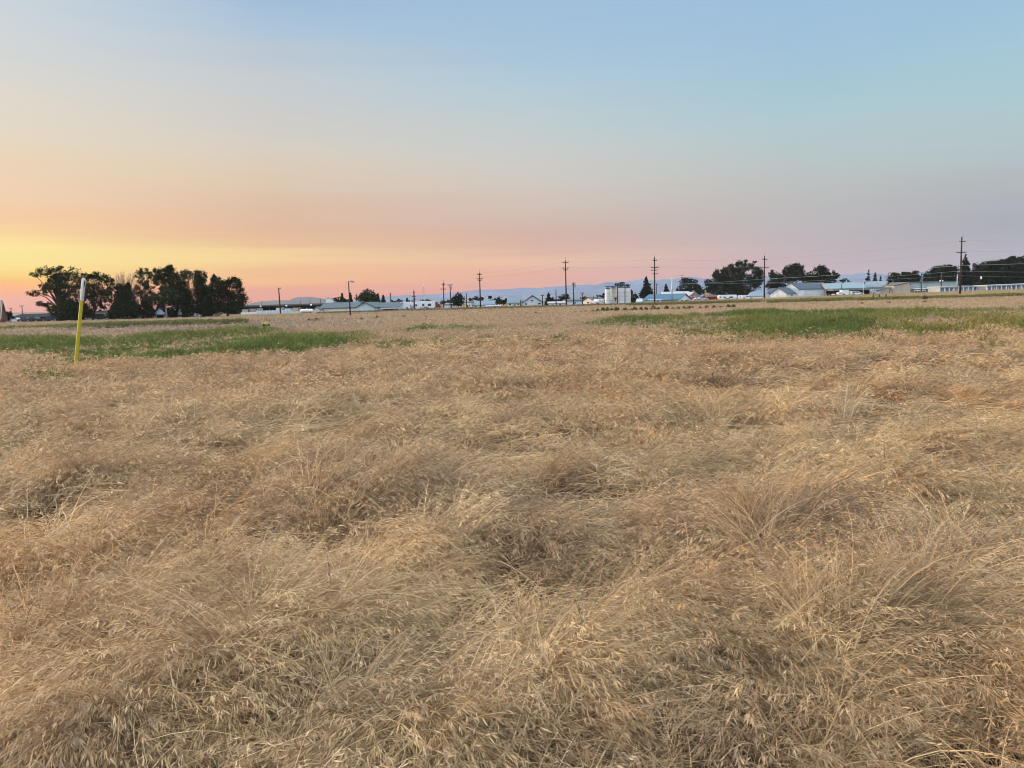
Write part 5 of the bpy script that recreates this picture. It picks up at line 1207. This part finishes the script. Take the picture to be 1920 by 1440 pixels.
# brace of three brown posts
Y = 140; x0 = wx(1637, Y, 558); x1 = wx(1661, Y, 558); g = gz(x0, Y); t = empty('fence_brace', (x0, Y, g), 'three short rusty brown posts joined by a low rail on the bank', 'fence')
h = wz(1650, 552, Y) - g
for px in (1637, 1648.5, 1661):
    x = wx(px, Y, 558) - x0; b = MB(); b.tube([(x, 0, 0), (x + .02, 0, h)], [.13, .11], 9); b.build('post', RUST, t)
part(t, 'rail', RUST, [(.1, x1 - x0 - .1, -.035, .035, h * .30, h * .38)]); part(t, 'rail', RUST, [(.1, (x1 - x0) * .48, -.035, .035, h * .86, h * .94)])
def chainfence(label, pa, pb, Y, h, n):
    x0 = wx(pa, Y, 552); x1 = wx(pb, Y, 552); g = gz((x0 + x1) / 2, Y); t = empty('wire_fence', (x0, Y, g), label, 'fence'); W = x1 - x0
    for i in range(n): 
        b = MB(); u = W * i / (n - 1); b.tube([(u, 0, gz(x0 + u, Y) - g - .1), (u, 0, gz(x0 + u, Y) - g + h)], .045, 6); b.build('post', STEEL, t)
    b = MB()
    for f in (.08, .35, .65, .98):
        b.tube([(W * i / 8, 0, gz(x0 + W * i / 8, Y) - g + h * f) for i in range(9)], .022, 4, False)
    b.build('fence_wire', STEEL, t)
chainfence('grey wire fence along the beige sheds', 1660, 1765, 219, 1.05, 22)
chainfence('low wire fence before the white gabled barn and long white barn', 1438, 1556, 214, .8, 20)
chainfence('wire fence along the storage units', 1766, 1930, 206, 1.0, 26)
chainfence('low rail fence along the road before the truck yard', 738, 832, 186, .55, 14)
# white tank behind the long building roof
Y = 250; x0 = wx(611, Y, 562); x1 = wx(621, Y, 562); g = gz(x0, Y); h = wz(615, 560, Y) - g
t = empty('white_block_building', (x0, Y, g), 'white block-like tower building above the left end of the long white roof', 'building')
part(t, 'wall', TRIMW, [(0, x1 - x0, 0, 3, 0, h)]); part(t, 'roof', RWHITE, [(-.1, x1 - x0 + .1, -.1, 3.1, h, h + .12)]); part(t, 'vent', GREYC, [(.3, .8, 1, 1.5, h + .12, h + .4)])

# ------------------------------------------------------------------ leaning yellow marker post
YP = mat('yellow_marker_plastic', (.44, .38, .035), .45, .06, 4, dirt=.08); WP = mat('white_marker_plastic', (.56, .57, .58), .45, .05, 4, dirt=.1)
Y = 19.5; bs = P(142.5, 676, Y); tp = P(157.2, 521, Y); g = gz(bs.x, Y) - .12
dirv = Vector((tp.x - bs.x, 0, tp.z - bs.z)); x0 = bs.x - dirv.x * (bs.z - g) / dirv.z
t = empty('marker_post', (x0, Y, g), 'leaning yellow marker post with a white domed top at the edge of the green weeds', 'marker post')
ax = Vector((tp.x - x0, 0, tp.z - g)); fr = .785; r_ = .043
b = MB(); b.tube([(0, 0, 0), ax * fr], r_, 20); b.build('yellow_tube', YP, t, False)
b = MB(); q = ax.normalized(); Lx = ax.length
b.tube([ax * (fr - .012), ax * fr, q * (Lx - r_), q * (Lx - r_ * .55), q * (Lx - r_ * .2), q * Lx], [r_ * 1.08, r_ * 1.08, r_ * 1.08, r_ * .95, r_ * .65, r_ * .1], 20); wt = b.build('white_cap', WP, t, True)
# decal with dark lettering rows wrapped round its right side
def decal(f0, f1, a0, a1, m, off):
    vs = []; fs = []; side = Vector((1, 0, 0)) - q * q.x; side.normalize(); fwd = Vector((0, -1, 0)); n = 6
    for j, f in enumerate((f0, f1)):
        for i in range(n + 1):
            a = a0 + (a1 - a0) * i / n; vs.append(ax * f + (side * math.sin(a) + fwd * math.cos(a)) * (r_ * 1.08 + off))
    for i in range(n): fs.append((i, i + 1, n + 2 + i, n + 1 + i))
    return vs, fs
b = MB(); b.add(*decal(.915, .975, .75, 1.5, BLK, .002)); b.build('warning_decal', mat('black_decal', (.05, .055, .055), .5, .2, 6), wt)
b = MB(); rnd = random.Random(3)
for i in range(10):
    f = .805 + i * .0105; a = .62 + rnd.random() * .3; b.add(*decal(f, f + .005, a, a + .25 + rnd.random() * .45, BLK, .002))
b.build('lettering', mat('black_decal', (.05, .055, .055)), wt)
b = MB(); b.add(*decal(.885, .897, .7, 1.4, YEL, .002)); b.build('yellow_stripe', YEL, wt)
# small yellow flowering weed
x, y = on_ground(505, 625); y = 46; x = (505 - 960) / F * y; g = gz(x, y); t = empty('flowering_weed', (x, y, g), 'weed with a small bright yellow flower head, left of the leaning pole', 'weed')
n = 60; p = RNG.normal(size=(n, 3)) * np.array([.16, .16, .0]); p[:, 2] = RNG.random(n) * .55
v, f, c = leaf_cloud(p, n, .14, (.08, .12, .03), .4, .6); v[:, 2] = np.maximum(v[:, 2], 0); npmesh('foliage', v, f, LEAF, t, c)
n = 50; p = RNG.normal(size=(n, 3)) * np.array([.055, .055, .05]) + np.array([0, -.1, .62]); v, f, c = leaf_cloud(p, n, .06, (.75, .62, .12), .2, .6); npmesh('flower_head', v, f, LEAF, t, c)
# ------------------------------------------------------------------ far hills and the air between
def ridge(name, label, prof, D, depth, col, seed, rough):
    pxs = np.linspace(prof[0][0], prof[-1][0], 260); top = np.interp(pxs, [p[0] for p in prof], [p[1] for p in prof])
    nd = 26; V = []; 
    hz = np.array([max(.5, wz(float(a), float(b), D)) for a, b in zip(pxs, top)])
    hz = hz + (fbm(pxs * .07, pxs * 0, seed, 3) - .5) * rough
    edge = sstep(0, 8, np.arange(260)) * sstep(0, 8, 259 - np.arange(260))
    for j in range(nd + 1):
        f = j / nd; y = D + (f - .6) * depth
        prof_ = 1 - abs(f - .6) / (.6 if f < .6 else .4)
        shp = prof_ ** 1.25
        xs = (pxs - 960) / F * D * (1 + (f - .6) * depth / D * .35)
        val = (fbm(xs * .004, np.full_like(xs, y * .0022), seed + 9, 4) - .5) * .5
        z = hz * edge * np.clip(shp * (1 + val * (1 - prof_) * 1.6), 0, None) - 2.5
        V.append(np.stack((xs, np.full_like(xs, y), z), -1))
    V = np.concatenate(V); i, j = np.meshgrid(np.arange(nd), np.arange(259), indexing='ij')
    q = np.stack((i * 260 + j, i * 260 + j + 1, (i + 1) * 260 + j + 1, (i + 1) * 260 + j), -1).reshape(-1, 4)
    o = npmesh(name, V, q, mat(name + '_slope', col, .95, .25, .004), None, None, None, True)
    tag(o, label, 'hills', kind='structure')
ridge('mountains', 'long blue mountain range on the horizon', [(300,573),(480,571),(640,562),(700,558),(740,553),(800,551),(830,549.5),(860,546.5),(905,541),(940,541),(985,537.5),(1010,538.5),(1040,535.5),(1075,533),(1105,531.5),(1122,532),(1134,527.5),(1142,525),(1150,527),(1157,525),(1172,526.2),(1185,525.5),(1205,521.5),(1230,524),(1250,521),(1262,522),(1280,518.5),(1300,516.5),(1320,521),(1340,519),(1400,516),(1500,515),(1560,516.5),(1580,512),(1595,514.5),(1612,509),(1640,511),(1665,514.5),(1700,514),(1725,507.5),(1745,506),(1780,507.5),(1850,506),(1920,505),(2050,507)], 5600, 1800, (.12, .185, .32), 301, 6)  # blue of the distant air is put into the slopes' base colour
ridge('foothills', 'soft lower foothills in front of the range', [(560,570),(660,566),(740,561),(860,556),(960,551),(1060,548),(1200,545),(1350,541),(1500,536),(1700,530),(1950,522)], 4200, 1300, (.14, .19, .28), 311, 3)  # base colour also carries some of the blue haze
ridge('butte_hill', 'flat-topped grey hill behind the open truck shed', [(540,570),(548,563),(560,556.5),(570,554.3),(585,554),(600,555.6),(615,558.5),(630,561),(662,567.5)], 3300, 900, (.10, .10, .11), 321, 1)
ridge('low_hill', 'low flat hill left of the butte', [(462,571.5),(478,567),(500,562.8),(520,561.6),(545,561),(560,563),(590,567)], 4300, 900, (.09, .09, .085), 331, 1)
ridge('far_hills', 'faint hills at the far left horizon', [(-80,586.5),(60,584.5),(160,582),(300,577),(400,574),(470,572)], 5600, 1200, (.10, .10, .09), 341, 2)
HZ = bpy.data.materials.new('hazy_air'); HZ.use_nodes = True
n_ = HZ.node_tree.nodes; n_.clear(); ou = n_.new('ShaderNodeOutputMaterial'); pv = n_.new('ShaderNodeVolumePrincipled')
pv.inputs['Color'].default_value = (.53, .57, .64, 1); pv.inputs['Density'].default_value = HAZE_D; pv.inputs['Anisotropy'].default_value = .2
HZ.node_tree.links.new(pv.outputs[0], ou.inputs['Volume'])
b = MB(); b.box(-HAZE_R, HAZE_R, -HAZE_R, HAZE_R, -5, HAZE_TOP); hz_o = b.build('haze', HZ); tag(hz_o, 'thin smoky air over the whole plain', 'haze', kind='stuff')
